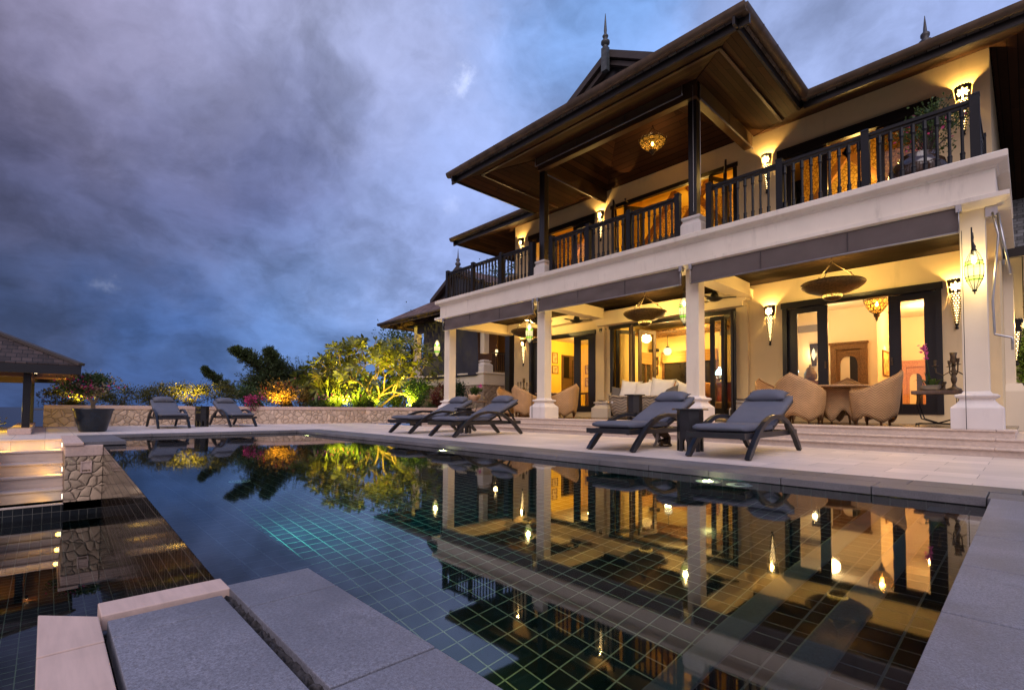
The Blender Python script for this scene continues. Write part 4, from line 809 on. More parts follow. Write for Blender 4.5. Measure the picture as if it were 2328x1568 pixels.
for i, (x, y, z, lb) in enumerate([(-10.9, 9.62, 3.449, 'small recessed downlight in the dark porch ceiling, far left bay'), (-9.3, 10.7, 3.449, 'small recessed downlight beside the left ceiling fan'), (-7.0, 9.9, 3.449, 'small recessed downlight in the porch ceiling before the sofa pendant'), (-5.4, 9.9, 3.449, 'small recessed downlight in the porch ceiling right of the sofa pendant'), (-3.36, 9.75, 3.449, 'small recessed downlight left of the dining set pendant'), (-1.30, 9.75, 3.449, 'small recessed downlight near the rightmost column')]):
    t = thing('downlight', lb, 'light', (x, y, z), 0, 'recessed downlights in the porch ceiling')
    a = MB(); a.lathe([(.05, .0), (.065, -.004), (.065, .003)], (0, 0, 0), 18); a.build('trim_ring', WHITEP, t)
    a = MB(); a.lathe([(.001, -.0015), (.048, -.0015)], (0, 0, 0), 18); a.build('lens', DISC, t)
    lamp('downlight_lamp', (0, 0, -.03), 22., (1, .66, .24), .04, t, 'SPOT', (0, 0, -1), radians(110), .6)
AMB = Mat('amber_glass'); _a = AMB.n('ShaderNodeBsdfTransparent'); _a.inputs[0].default_value = (.9, .7, .3, 1); _b = AMB.n('ShaderNodeBsdfTranslucent'); _b.inputs[0].default_value = (.9, .6, .15, 1); _c = AMB.n('ShaderNodeMixShader'); _c.inputs[0].default_value = .10; AMB.l(_a.outputs[0], _c.inputs[1]); AMB.l(_b.outputs[0], _c.inputs[2]); AMB.fin(_c.outputs[0])
def filigree(name, label, loc, r, h, power, tilt=None):
    t = thing(name, label, 'lamp', loc); P = [(r*.20, -h*.72), (r*.55, -h*.55), (r*.85, -h*.25), (r, 0)]
    a = MB()
    for k in range(14):
        a_ = 2*pi*k/14; a.tube([(p*cos(a_+.35*i), p*sin(a_+.35*i), z) for i, (p, z) in enumerate(P)], .006, 5); a.tube([(p*cos(a_-.35*i), p*sin(a_-.35*i), z) for i, (p, z) in enumerate(P)], .006, 5)
    for p, z in P: a.lathe([(p-.008, z), (p, z+.01), (p+.008, z), (p, z-.01)], (0, 0, 0), 28)
    for k in range(9):
        a_ = 2*pi*k/9; a.tube([(r*cos(a_), r*sin(a_), 0), (r*1.05*cos(a_+.33), r*1.05*sin(a_+.33), h*.22), (r*cos(a_+.70), r*sin(a_+.70), 0)], .006, 5)
    a.build('filigree_basket', BRONZE, t)
    b = MB(); b.lathe([(r*.2, -h*.72), (r*.28, -h*.76), (r*.22, -h*.86), (r*.12, -h*.92), (r*.13, -h*.98), (r*.02, -h*1.12)], (0, 0, 0), 14); b.build('drop_finial', BRONZE, t)
    c = MB(); c.lathe([(.003, -.05), (.03, -.02), (.03, .02), (.003, .06)], (0, 0, -h*.2), 10); c.build('bulb', BULBS, t)
    e = MB()
    for k in range(3): a_ = 2*pi*k/3; e.tube([(r*cos(a_), r*sin(a_), 0), (0, 0, h*1.1)], .006, 5)
    e.tube([(0, 0, h*1.1), (0, 0, h*1.35)], .008, 5); e.build('chain', BRONZE, t); lamp('basket_lamp', (0, 0, .02), power, (1, .62, .22), .04, t)
    gq = MB(); gq.lathe([(p*.97, z) for p, z in P], (0, 0, 0), 24); gq.build('inner_glass', AMB.m, t, solid=False); return t
filigree('basket_chandelier', 'filigree basket chandelier under the dark ceiling of the upper terrace', (-6.22, 10.6, 7.12), .32, .30, 4.)
filigree('basket_chandelier', 'yellow lit filigree chandelier inside the right hand glass doors', (-2.16, 12.6, 2.88), .23, .40, 9.)
up_ = lamp('terrace_uplight', (-7.7, 11.6, 6.5), 7., (1, .5, .15), .03, None, 'SPOT', (.25, -.6, 1), radians(60), .4)
t = thing('picture_light', 'small spotlight clipped on the terrace beam shining on the dark boards', 'spotlight', (-7.7, 11.7, 6.42)); q = MB(); q.tube([(0, .1, 0), (0, 0, 0), (0, -.06, .06)], [.01, .02, .03], 8); q.build('spot_body', BRONZE, t); up_.parent = t; up_.location = (0, -.1, .12)

# ------------------------------------------------------------------ inside the rooms
def picture(label, face, a0, a1, z0, z1, pos, mat, frame=BROWN):
    t = thing('framed_picture', label, 'picture', (0, pos, z0) if face == 'y' else (pos, 0, z0)); a = MB(); b = MB(); w = .022
    def bx(mb, p, q, r_, s_, d0, d1):
        if face == 'y': mb.box(p, q, -d1, -d0, r_-z0, s_-z0)
        else: mb.box(d0, d1, p, q, r_-z0, s_-z0)
    bx(a, a0, a0+w, z0, z1, .001, .03); bx(a, a1-w, a1, z0, z1, .001, .03); bx(a, a0+w, a1-w, z0, z0+w, .001, .03); bx(a, a0+w, a1-w, z1-w, z1, .001, .03); bx(b, a0+w, a1-w, z0+w, z1-w, .002, .012)
    a.build('frame', frame, t); b.build('print', mat, t); return t
def art_m(name, c1, c2):
    M = Mat(name); return M.fin(M.bsdf(M.mix(M.ramp(M.noise(7., 4, .6), (.48, 0.), (.56, 1.)), c1, c2), .6))
A1 = art_m('old_print', (.55, .42, .2), (.35, .22, .08)); A2 = art_m('dark_print', (.05, .05, .03), (.35, .30, .10)); A3 = art_m('gold_painting', (.75, .5, .15), (.35, .16, .05))
picture('upper framed print on the yellow dining room wall', 'x', 13.62, 13.91, 2.26, 2.67, -12.199, A1); picture('lower framed print on the yellow dining room wall, under another print', 'x', 13.62, 13.95, 1.88, 2.18, -12.199, A1)
picture('upper print behind the left glass door on the back wall', 'y', -12.1, -11.8, 1.95, 2.30, 15.499, A1); picture('lower print behind the left glass door on the back wall', 'y', -12.1, -11.8, 1.45, 1.80, 15.499, A1)
picture('upper small dark picture between the blinds in the living room', 'y', -8.24, -8.06, 1.97, 2.23, 14.049, A2); picture('lower small dark picture between the blinds in the living room', 'y', -8.24, -8.06, 1.67, 1.93, 14.049, A2)
picture('gold framed painting on the corridor wall past the right glass doors', 'x', 15.05, 15.85, 1.45, 2.08, -2.489, A3)
lamp('picture_lamp', (-2.30, 15.4, 2.3), 10, (1, .55, .15), .05, None, 'SPOT', (-.2, 0, -1), radians(120))
t = thing('globe_pendant', 'white glass globe pendant hanging in the yellow living room', 'lamp', (-7.5, 13.6, 2.20)); q = MB(); q.lathe([(.004, 0), (.08, .02), (.118, .09), (.12, .15), (.09, .21), (.04, .23)], (0, 0, 0), 18); q.build('globe', SHADEG, t); q = MB(); q.lathe([(.05, .22), (.05, .26), (.015, .28)], (0, 0, 0), 12); q.tube([(0, 0, .27), (0, 0, .66)], .008, 6); q.build('hanger', BRONZE, t); lamp('globe_lamp', (0, 0, -.06), 22., (1, .66, .22), .1, t)
def table_lamp(label, x, y, z):
    t = thing('table_lamp', label, 'lamp', (x, y, z), 0, 'blue shaded table lamps'); q = MB(); q.lathe([(.07, 0), (.07, .015), (.02, .03), (.018, .07), (.05, .10), (.05, .13), (.02, .16), (.015, .20)], (0, 0, 0), 14); q.tube([(0, 0, .15), (.07, 0, .12), (.10, 0, .17), (.09, 0, .22)], .007, 6); q.tube([(0, 0, .15), (-.07, 0, .12), (-.10, 0, .17), (-.09, 0, .22)], .007, 6); q.build('stand', BRONZE, t)
    q = MB(); q.lathe([(.10, .22), (.11, .25), (.09, .32), (.05, .37), (.03, .385), (.03, .43)], (0, 0, 0), 18); q.build('shade', SHADEB, t, solid=False); lamp('table_lamp_light', (0, 0, .3), 8., (.55, .92, 1.), .05, t)
table_lamp('blue glass table lamp on the red chest behind the folding door', -5.86, 13.45, 1.31); table_lamp('blue glass table lamp behind the left leaf of the right glass doors', -4.05, 13.6, 1.28)
t = thing('red_chest', 'low red lacquered chest under the blue lamp in the living room', 'chest', (-5.85, 13.45, .35)); q = MB(); q.box(-.42, .42, -.22, .22, .08, .93); q.build('chest_body', plain('red_lacquer', (.22, .035, .02), .35, .3), t, .01); q = MB(); q.box(-.46, .46, -.25, .25, .93, .957); q.build('top', BROWN, t); q = MB()
for s_ in (-.38, .38): q.box(s_-.03, s_+.03, -.2, .2, 0, .079)
q.box(-.01, .01, -.235, -.22, .1, .9); q.build('foot', BROWN, t)
t = thing('side_cabinet', 'dark cabinet carrying lamp and jar behind the right glass doors', 'cabinet', (-3.95, 13.6, .35)); q = MB(); q.box(-.5, .5, -.2, .2, .0, .9); q.build('cabinet_body', BROWN, t, .01); q = MB(); q.box(-.53, .53, -.23, .23, .9, .925); q.build('top', BROWN, t)
t = thing('lidded_jar', 'dark lidded jar beside the lamp behind the right glass doors', 'jar', (-3.68, 13.6, 1.277)); q = MB(); q.lathe([(.07, 0), (.13, .06), (.14, .18), (.10, .26), (.09, .28)], (0, 0, 0), 18, cap=True); q.build('jar_body', BRONZE, t); q = MB(); q.lathe([(.10, .28), (.085, .32), (.04, .35), (.025, .36), (.03, .39), (.003, .42)], (0, 0, 0), 14); q.build('lid', BRONZE, t)
t = thing('lantern_sconce', 'dark flared wall sconce with glowing centre inside the right room', 'lamp', (-3.83, 14.498, 1.72)); q = MB(); q.prism([(-.10, .58), (.10, .58), (.075, .28), (.05, 0), (-.05, 0), (-.075, .28)], 'y', -.03, -.002); q.build('back_plate', DARK, t); q = MB(); q.lathe([(.004, .14), (.045, .24), (.05, .30), (.03, .40), (.004, .46)], (0, -.05, 0), 10); q.build('glass_shade', SHADEG, t); lamp('sconce_bulb', (0, -.16, .3), 4., (1, .7, .3), .05, t)
t = thing('wall_speaker', 'small black loudspeaker on the yellow living room wall', 'speaker', (-8.1, 13.99, 2.42)); q = MB(); q.box(-.16, .16, -.20, -.08, -.05, .05); q.build('speaker_box', LOUNGEM, t, .02); q = MB(); q.box(-.02, .02, -.09, .05, -.03, .03); q.build('bracket', LOUNGEM, t)
def room_chair(x, y, rz, lb):
    t = thing('bamboo_chair', lb, 'chair', (x, y, .35), rz); q = MB()
    for sx_ in (-.24, .24):
        q.tube([(sx_, -.22, 0), (sx_, -.22, .68)], .018, 6); q.tube([(sx_, .22, 0), (sx_, .24, .95)], .018, 6); q.tube([(sx_, -.22, .66), (sx_, .23, .66)], .016, 6); q.tube([(sx_, -.22, .2), (sx_, .22, .2)], .013, 6)
    for z in (.2, .44): q.tube([(-.24, -.22, z), (.24, -.22, z)], .014, 6)
    for z in (.6, .8, .95): q.tube([(-.24, .235, z), (.24, .235, z)], .016, 6)
    q.build('bamboo_frame', plain('bamboo', (.40, .20, .05), .4, .3), t); q = MB(); q.box(-.24, .24, -.22, .22, .44, .47); q.build('seat', WICK, t, .01)
room_chair(-9.75, 13.2, .6, 'bamboo dining chair seen through the glass of the left door'); 
t = thing('dining_table', 'dark dining table inside the yellow dining room', 'table', (-10.7, 13.3, .35)); q = MB(); q.box(-.7, .7, -.4, .4, .72, .76); q.build('table_top', BROWN, t, .008)
for sx_ in (-.62, .62):
    for sy_ in (-.33, .33): q = MB(); q.box(sx_-.035, sx_+.035, sy_-.035, sy_+.035, 0, .72); q.build('leg', BROWN, t)
t = thing('indoor_sofa', 'brown living room sofa behind the porch sofa', 'sofa', (-6.5, 13.0, .35)); q = MB(); q.box(-1.3, 1.3, -.4, .4, .08, .42); q.box(-1.3, 1.3, .25, .45, .42, .85); q.build('sofa_body', plain('brown_upholstery', (.24, .13, .05), .9, .2), t, .05)
def cushion(mb, w, h, d_, M):
    n = 8; vs = []
    for s_ in (1, -1):
        for j in range(n+1):
            for i in range(n+1):
                u, v = i/n*2-1, j/n*2-1; e = (1-abs(u)**2.4)*(1-abs(v)**2.4); k = 1-.07*(1-abs(u*v))*max(abs(u), abs(v))**4*0
                pin = 1-.13*((1-v*v)*abs(u)**3); pin2 = 1-.13*((1-u*u)*abs(v)**3)
                vs.append((u*w/2*pin, s_*d_/2*e**.55, v*h/2*pin2))
    m_ = (n+1)**2; fs = []
    for k, o in ((0, 0), (1, m_)):
        for j in range(n):
            for i in range(n): q = (o+j*(n+1)+i, o+j*(n+1)+i+1, o+(j+1)*(n+1)+i+1, o+(j+1)*(n+1)+i); fs.append(q if k == 0 else q[::-1])
    mb.add(vs, fs, True, M)
def cush(label, loc, w, h, d_, mat, rz, tilt, roll=0., group=None):
    t = MB(); cushion(t, w, h, d_, Matrix.Rotation(rz, 4, 'Z') @ Matrix.Rotation(tilt, 4, 'X') @ Matrix.Rotation(roll, 4, 'Y')); o = t.build('cushion', mat); o.location = loc; return tag(o, label, 'cushion', group)
for i, (x, lb, rl) in enumerate(((-7.05, 'patterned gold cushion propped on the indoor sofa, left', .7), (-6.6, 'patterned rust cushion leaning on the indoor sofa', .75), (-6.1, 'patterned gold cushion on the indoor sofa, right by the column', .2))): cush(lb, (x, 13.12, .35+.42+.36), .44, .44, .14, PATF, .1, -.25, rl)
# room lights
lamp('dining_room_lamp', (-10.4, 13.7, 2.9), 75, (1, .66, .20), .15); lamp('living_room_lamp', (-6.3, 12.8, 2.75), 38, (1, .66, .20), .15); lamp('study_lamp', (-3.2, 13.3, 2.9), 12, (1, .70, .34), .15); lamp('corridor_lamp', (-1.6, 15.2, 2.8), 60, (1, .52, .17), .12); lamp('entry_lamp', (-1.2, 13., 2.7), 22, (1, .52, .2), .12)
lamp('suite_lamp', (-2.5, 13.0, 5.6), 20, (1, .62, .16), .15); lamp('lounge_lamp', (-6.4, 13.2, 5.4), 36, (1, .60, .15), .15); lamp('bedroom_lamp', (-10.2, 13.0, 5.4), 24, (1, .6, .16), .15)

# ------------------------------------------------------------------ sun loungers and their tables
def arc_leg(side):
    """bent timber leg: front foot, arch over the seat as arm rest, rear foot"""
    a = MB(); w = .055
    P = [(-1.03, -.01), (-.94, .085), (-.83, .175), (-.66, .30), (-.48, .392), (-.29, .45), (-.10, .478), (.15, .470), (.41, .412), (.64, .310), (.82, .185), (.93, .092), (1.03, -.01)]
    n = len(P); vs = []
    for i, (y, z) in enumerate(P):
        d_ = Vector((P[min(i+1, n-1)][0]-P[max(i-1, 0)][0], P[min(i+1, n-1)][1]-P[max(i-1, 0)][1])).normalized(); nn = Vector((-d_.y, d_.x)); th_ = .024+.020*abs(i-(n-1)/2)/(n/2)
        for sx_ in (-1, 1):
            for s_ in (-1, 1): vs.append((side*.335+sx_*w/2, y+nn.x*th_*s_, max(0, z+nn.y*th_*s_)))
    fs = []
    for i in range(n-1):
        o = i*4; e = o+4; fs += [(o, o+1, e+1, e), (o+3, o+2, e+2, e+3), (o+1, o+3, e+3, e+1), (o+2, o, e, e+2)]
    a.add(vs, fs+[(0, 2, 3, 1), ((n-1)*4, (n-1)*4+1, (n-1)*4+3, (n-1)*4+2)]); return a
def padded(mb, w, y0, y1, z0, z1, M=None, r=.045):
    """soft slab: rounded box made from a superellipse section swept along its length"""
    n = 20; m_ = 12; vs = []
    for j in range(m_+1):
        u = j/m_; e = (1-abs(2*u-1)**9)**.35; y = y0+(y1-y0)*u
        for i in range(n):
            a_ = 2*pi*i/n; c, s_ = cos(a_), sin(a_); cx = abs(c)**.28*(1 if c > 0 else -1); cz = abs(s_)**.45*(1 if s_ > 0 else -1)
            k = .86+.14*e; vs.append((cx*w/2*(1-.06*(1-e)), y, (z0+z1)/2+cz*(z1-z0)/2*(.55+.45*e)))
    fs = [(j*n+i, j*n+(i+1) % n, (j+1)*n+(i+1) % n, (j+1)*n+i) for j in range(m_) for i in range(n)]
    mb.add(vs, fs+[tuple(range(n-1, -1, -1)), tuple(range(m_*n, m_*n+n))], True, M)
def make_lounger():
    t = thing('sun_lounger', 'x', 'lounger', (0, 0, 0))          # foot end towards -Y
    a = MB()
    for s_ in (-1, 1): a.box(s_*.285-.02, s_*.285+.02, -1.06, 1.04, .225, .295)
    for y in (-1.04, -.4, .3, 1.0): a.box(-.264, .264, y-.035, y+.035, .235, .285)
    a.box(-.33, .33, -1.10, -1.062, .235, .30)
    for i in range(15): a.box(-.264, .264, -.98+i*.085, -.93+i*.085, .286, .300)
    a.build('frame', LOUNGEM, t, .004)
    for s_ in (-1, 1): arc_leg(s_).build('leg', LOUNGEM, t, .004)
    a = MB(); M = Matrix.Translation((0, .02, .318)) @ Matrix.Rotation(radians(21.5), 4, 'X')
    for s_ in (-1, 1): a.box(s_*.26-.02, s_*.26+.02, 0, 1.02, -.03, 0, M)
    for i in range(10): a.box(-.239, .239, .04+i*.1, .10+i*.1, -.02, -.003, M)
    a.bar((.2, .72, .55), (.2, .98, .27), .03, .03); a.bar((-.2, .72, .55), (-.2, .98, .27), .03, .03); a.build('back_support', LOUNGEM, t)
    a = MB(); padded(a, .60, -1.03, .06, .302, .395); a.build('seat_cushion', FABRIC, t)
    a = MB(); padded(a, .60, .0, 1.04, .0, .09, M); a.build('back_cushion', FABRIC, t)
    a = MB(); n = 14; 
    cushion(a, .54, .26, .17, M @ Matrix.Translation((0, .86, .135)) @ Matrix.Rotation(pi/2, 4, 'X')); h_ = a.build('head_pillow', FABRIC, t)
    return t
lg0 = make_lounger()
LGP = [(-2.50, 6.57, 2.5, 'blue grey cushioned sun lounger right of the others, nearest the wicker dining set'), (-3.88, 6.46, 2.5, 'blue grey sun lounger with the cat under it, left of the black stool table'),
       (-7.93, 6.56, 7., 'grey sun lounger before the second column, right one of the pair by the steps'), (-9.60, 6.62, 7.5, 'grey sun lounger before the leftmost column, left one of the pair by the steps')]
for i, (x, y, a_, lb) in enumerate(LGP):
    o = lg0 if i == 0 else dup(lg0)
    o.location = (x, y, .001); o.rotation_euler = (0, 0, radians(a_)); o['label'] = lb; o['group'] = 'sun loungers on the pool deck'
for x, y, a_, lb in ((-15.85, 2.36, 90, 'small looking sun lounger at the pool end, beside the big glazed pot'), (-16.1, 3.97, 93, 'small looking sun lounger at the pool end, before the pink flowers')):
    o = dup(lg0, (x, y, .001), radians(a_), lb); o.scale = (.98, .94, .98)
def make_stool(h=.55, w=.17, top=.23):
    t = thing('stool_table', 'x', 'table', (0, 0, 0)); n = 8; a = MB()
    for k in range(n):
        a0, a1 = 2*pi*k/n+pi/8, 2*pi*(k+1)/n+pi/8; p0, p1 = Vector((w*cos(a0), w*sin(a0), 0)), Vector((w*cos(a1), w*sin(a1), 0)); L = (p1-p0).length; dx = (p1-p0)/L; inn = Vector((-cos((a0+a1)/2), -sin((a0+a1)/2), 0))*.018
        pl = [(0, 0), (0, h), (L, h), (L, 0), (L*.72, 0), (L*.72, h*.22), (L*.62, h*.28), (L*.5, h*.33), (L*.38, h*.28), (L*.28, h*.22), (L*.28, 0)]
        vs = [p0+dx*u+Vector((0, 0, z)) for u, z in pl]+[p0+dx*u+Vector((0, 0, z))+inn for u, z in pl]; m_ = len(pl)
        a.add(vs, [tuple(range(m_)), tuple(range(2*m_-1, m_-1, -1))]+[(i, (i+1) % m_, m_+(i+1) % m_, m_+i) for i in range(m_)])
    a.build('stool_body', LOUNGEM, t); b = MB(); b.lathe([(.02, h), (top, h), (top+.006, h+.008), (top, h+.02), (.001, h+.022)], (0, 0, 0), 8, pi/8, pi/8+2*pi, False); b.build('table_top', LOUNGEM, t, .003); return t
s0 = make_stool()
for i, (x, y, z, lb) in enumerate(((-3.16, 6.32, .001, 'black octagonal stool table between the two nearest loungers'), (-8.78, 6.85, .001, 'black octagonal stool table between the pair of loungers by the far columns'), (-15.95, 3.17, .001, 'black octagonal stool table between the two loungers at the pool end'), (-6.12, 9.62, .323, 'black octagonal stool table standing on the porch before the sofa'))):
    o = s0 if i == 0 else dup(s0); o.location = (x, y, z); o['label'] = lb; o['group'] = 'black octagonal stool tables'

# ------------------------------------------------------------------ wicker furniture on the porch
def make_wicker_chair():
    t = thing('wicker_chair', 'x', 'chair', (0, 0, 0)); nu, nv = 40, 9; A = radians(128)
    def P(i, j):
        a_ = -A+2*A*i/nu; q = abs(a_)/A; sm = q*q*(3-2*q)
        q2 = min(1, q/.82); sm2 = q2*q2*(3-2*q2); top = .57+.245*(1-sm2)+.075*exp(-q/.10); bot = .045+.15*sin(2*abs(a_))**2*(1 if q < .72 else .55) if True else 0
        bot = .045+.11*abs(cos(2*a_))**1.4 if q < .75 else .045+.07*abs(cos(2*a_))
        if i in (0, nu): bot = .05
        w = j/nv; z = bot+(top-bot)*w; r = .28+.085*sin(min(1, z/.5)*pi/2)+.12*max(0, z-.45)*(1-sm)-.02*q
        return (r*1.08*sin(a_), r*cos(a_), z)
    a = MB(); vs = [P(i, j) for j in range(nv+1) for i in range(nu+1)]
    a.add(vs, [(j*(nu+1)+i, j*(nu+1)+i+1, (j+1)*(nu+1)+i+1, (j+1)*(nu+1)+i) for j in range(nv) for i in range(nu)], True)
    sh = a.build('woven_shell', WICK, t, solid=False); md = sh.modifiers.new('thickness', 'SOLIDIFY'); md.thickness = .022
    RIMM = plain('wicker_rim', (.34, .19, .085), .5, .25, 30)
    for j, r_ in ((nv, .015), (0, .012)): a = MB(); a.tube([P(i, j) for i in range(nu+1)], r_, 6); a.build('rim', RIMM, t)
    a = MB(); a.lathe([(.26, .36), (.27, .38), (.26, .40), (.001, .405)], (0, -.02, 0), 24); a.build('seat', WICK, t)
    for a_ in (-2.15, -.79, .79, 2.15):
        b = MB(); b.tube([(.27*1.08*sin(a_), .27*cos(a_), .0), (.255*1.08*sin(a_), .255*cos(a_), .12), (.24*sin(a_), .24*cos(a_), .34)], .018, 6); b.build('leg', BROWN, t)
    return t
wc0 = make_wicker_chair()
def az(dx, dy): return math.atan2(-dx, dy)       # turn so that the chair's back points along (dx, dy)
WP = [(-2.84, 9.88, az(-.10, -1), 'wicker tub chair with its tall back to the pool, largest of the dining set'), (-1.83, 10.12, az(1, -.12), 'wicker tub chair in profile at the right of the dining set, back to the console'),
      (-2.55, 11.20, az(.15, 1), 'wicker tub chair behind the round wicker table, by the glass doors'), (-3.45, 10.62, az(-1, .25), 'wicker tub chair at the left of the dining set, seen into its seat'),
      (-10.62, 10.02, az(-1, -.15), 'wicker tub chair in profile at the far left, near the stone base'), (-9.86, 9.92, az(-.1, -1), 'wicker tub chair seen from behind, left of the second column'), (-8.55, 10.0, az(1, .05), 'wicker tub chair in profile just right of the second column')]
for i, (x, y, r_, lb) in enumerate(WP):
    o = wc0 if i == 0 else dup(wc0); o.location = (x, y, .323); o.rotation_euler = (0, 0, r_); o['label'] = lb; o['group'] = 'wicker tub chairs on the porch'
def wicker_table(label, x, y):
    t = thing('wicker_table', label, 'table', (x, y, .323), 0, 'round wicker tables'); nu, nv = 32, 6; vs = []
    for j in range(nv+1):
        for i in range(nu):
            a_ = 2*pi*i/nu; bot = .03+.22*abs(sin(2*a_))**1.5; w = j/nv; z = bot+(.66-bot)*w; r = .30-.08*sin(z/.66*pi*.75); vs.append((r*cos(a_), r*sin(a_), z))
    a = MB(); a.add(vs, [(j*nu+i, j*nu+(i+1) % nu, (j+1)*nu+(i+1) % nu, (j+1)*nu+i) for j in range(nv) for i in range(nu)], True); a.build('woven_base', WICK, t, solid=False).modifiers.new('thickness', 'SOLIDIFY').thickness = .02
    a = MB(); a.lathe([(.001, .655), (.52, .655), (.53, .665), (.53, .685), (.52, .692), (.001, .693)], (0, 0, 0), 36); a.build('table_top', plain('wicker_top', (.42, .25, .12), .45, .3, 25), t)
wicker_table('round wicker dining table in the middle of the right chairs', -2.45, 10.52); wicker_table('round wicker table hidden behind the second column', -9.55, 10.72)
t = thing('wicker_sofa', 'grey wicker basket sofa heaped with white pillows in front of the wide opening', 'sofa', (-6.28, 10.62, .323)); nu, nv = 48, 8; vs = []
for j in range(nv+1):
    for i in range(nu):
        a_ = 2*pi*i/nu; w = j/nv; se = lambda c_: abs(c_)**.75*(1 if c_ > 0 else -1); g_ = .86+.14*sin(min(1, w*1.25)*pi/2); z = .03+w*(.50+.10*abs(cos(a_))**3); vs.append((1.14*g_*se(cos(a_)), .52*g_*se(sin(a_)), z))
a = MB(); a.add(vs, [(j*nu+i, j*nu+(i+1) % nu, (j+1)*nu+(i+1) % nu, (j+1)*nu+i) for j in range(nv) for i in range(nu)], True); a.build('woven_basket', WICKG, t, solid=False).modifiers.new('thickness', 'SOLIDIFY').thickness = .04
a = MB(); a.tube([vs[nv*nu+i] for i in range(nu)]+[vs[nv*nu]], .03, 8); a.build('rolled_rim', WICKG, t); a = MB(); padded(a, 1.9, -.42, .42, .34, .47); a.build('seat_pad', WHITEF, t)
for x, y, s_, rz, tl, rl, mt, lb in ((-6.82, 10.50, .58, .12, .30, .10, WHITEF, 'large white pillow at the left of the porch sofa'), (-6.38, 10.42, .54, -.10, .42, -.14, WHITEF, 'white pillow in front, second from left on the porch sofa'), (-5.92, 10.44, .60, .16, .30, .12, WHITEF, 'large white pillow right of the middle of the porch sofa'), (-6.20, 10.72, .56, 0, .15, .12, WHITEF, 'white pillow half hidden behind the others on the porch sofa'), (-5.50, 10.60, .48, .1, .2, .35, WHITEF, 'tilted white pillow at the right end of the porch sofa'), (-7.16, 10.52, .42, .5, .5, .12, GREYF, 'grey pillow slumped at the left end of the porch sofa'), (-5.62, 10.36, .38, -.2, .5, -.4, GREYF, 'grey pillow tucked below the tilted white one on the porch sofa')):
    cush(lb, (x, y, .323+.44+s_*.42), s_, s_, .18 if mt is WHITEF else .16, mt, rz, -tl, rl, 'pillows on the porch sofa')

# ------------------------------------------------------------------ foliage helpers
def leaf1(mb, p, d_, L, w, bend=.0):
    d_ = Vector(d_).normalized(); r_ = Vector((random.gauss(0, 1), random.gauss(0, 1), random.gauss(0, 1))); s_ = d_.cross(r_)
    if s_.length < 1e-3: return
    s_.normalize(); n_ = d_.cross(s_); p = Vector(p); m_ = p+d_*L*.55+n_*bend*L
    mb.add([p, m_+s_*w/2, p+d_*L, m_-s_*w/2], [(0, 1, 2, 3)])
def cloud(mb, c, r, n, L, w=.5, k=9, flat=.3, rs=.42, seed=None):
    """leaves in k loose clumps spread through an ellipsoid of radii r"""
    c = Vector(c); cl = []
    for _ in range(k):
        while True:
            q = Vector((random.uniform(-1, 1), random.uniform(-1, 1), random.uniform(-1, 1)))
            if q.length < 1: break
        q = q.normalized()*(q.length**.5)*.8; cl.append(q)
    for i in range(n):
        q = random.choice(cl); o = Vector((random.gauss(0, 1), random.gauss(0, 1), random.gauss(0, 1)))*rs*.5
        p = q+o; p = c+Vector((p.x*r[0], p.y*r[1], p.z*r[2])); d_ = o+Vector((random.gauss(0, .4), random.gauss(0, .4), random.gauss(0, .4)+flat)); leaf1(mb, p, d_, L*random.uniform(.6, 1.25), L*w)
def stems(mb, base, tips, r=.012):
    for q in tips:
        a, b = Vector(base), Vector(q); m_ = (a+b)/2+Vector((random.uniform(-.08, .08), random.uniform(-.08, .08), random.uniform(-.05, .1)))*(b-a).length; mb.tube([a, m_, b], [r, r*.7, r*.35], 5)
def blades(mb, c, n, L, w, up=.9, spread=1., z0=0.):
    for _ in range(n):
        an = random.uniform(0, 2*pi); o = Vector((cos(an), sin(an), 0)); s_ = Vector((-sin(an), cos(an), 0)); l = L*random.uniform(.6, 1.1); e = random.uniform(.15, 1)*spread; p = Vector(c)+o*random.uniform(0, .08); pts = []
        for k in range(5): u = k/4; pts.append(p+o*l*e*(u*.35+.65*u*u)+Vector((0, 0, l*(up*u-.75*e*u*u*u))))
        vs = []
        for k, q in enumerate(pts): ww = w*(1-(k/4)**2*.95)*(.6+.4*min(1, k)); vs += [q-s_*ww/2, q+s_*ww/2]
        mb.add(vs, [(2*k, 2*k+1, 2*k+3, 2*k+2) for k in range(4)], True)
LG = leaf_m('green_leaves', (.045, .085, .022)); LD = leaf_m('dark_needles', (.060, .090, .034), .6, .3, .55); LO = leaf_m('olive_hedge_leaves', (.075, .080, .022)); LR = leaf_m('red_croton_leaves', (.13, .025, .018), .6); LF = leaf_m('frangipani_leaves', (.12, .135, .02), .45, .4, .3); LV = leaf_m('variegated_leaves', (.20, .17, .10), .55)
LGR = leaf_m('grassy_blades', (.07, .115, .035), .5, .3); PINK = leaf_m('pink_petals', (.55, .05, .20), .35, .4); ORC = leaf_m('orchid_petals', (.62, .12, .42), .3, .4); WHT = leaf_m('white_petals', (.75, .72, .65), .1, .4); ORL = leaf_m('orange_lit_leaves', (.17, .12, .03), .5); BARK = plain('grey_bark', (.17, .125, .08), .85, .35, 9, .6, 30); BARKD = plain('dark_bark', (.05, .038, .028), .9, .3, 9, .6, 30)  # orange leaves: the orange of the uplight is put into their colour
def plant(name, label, cat, base, parts, group=None):
    t = thing(name, label, cat, base, 0, group)
    for nm, mb, mt in parts:
        o = mb.build(nm, mt, t, solid=False); o.matrix_parent_inverse = Matrix.Translation(-Vector(base))
    return t
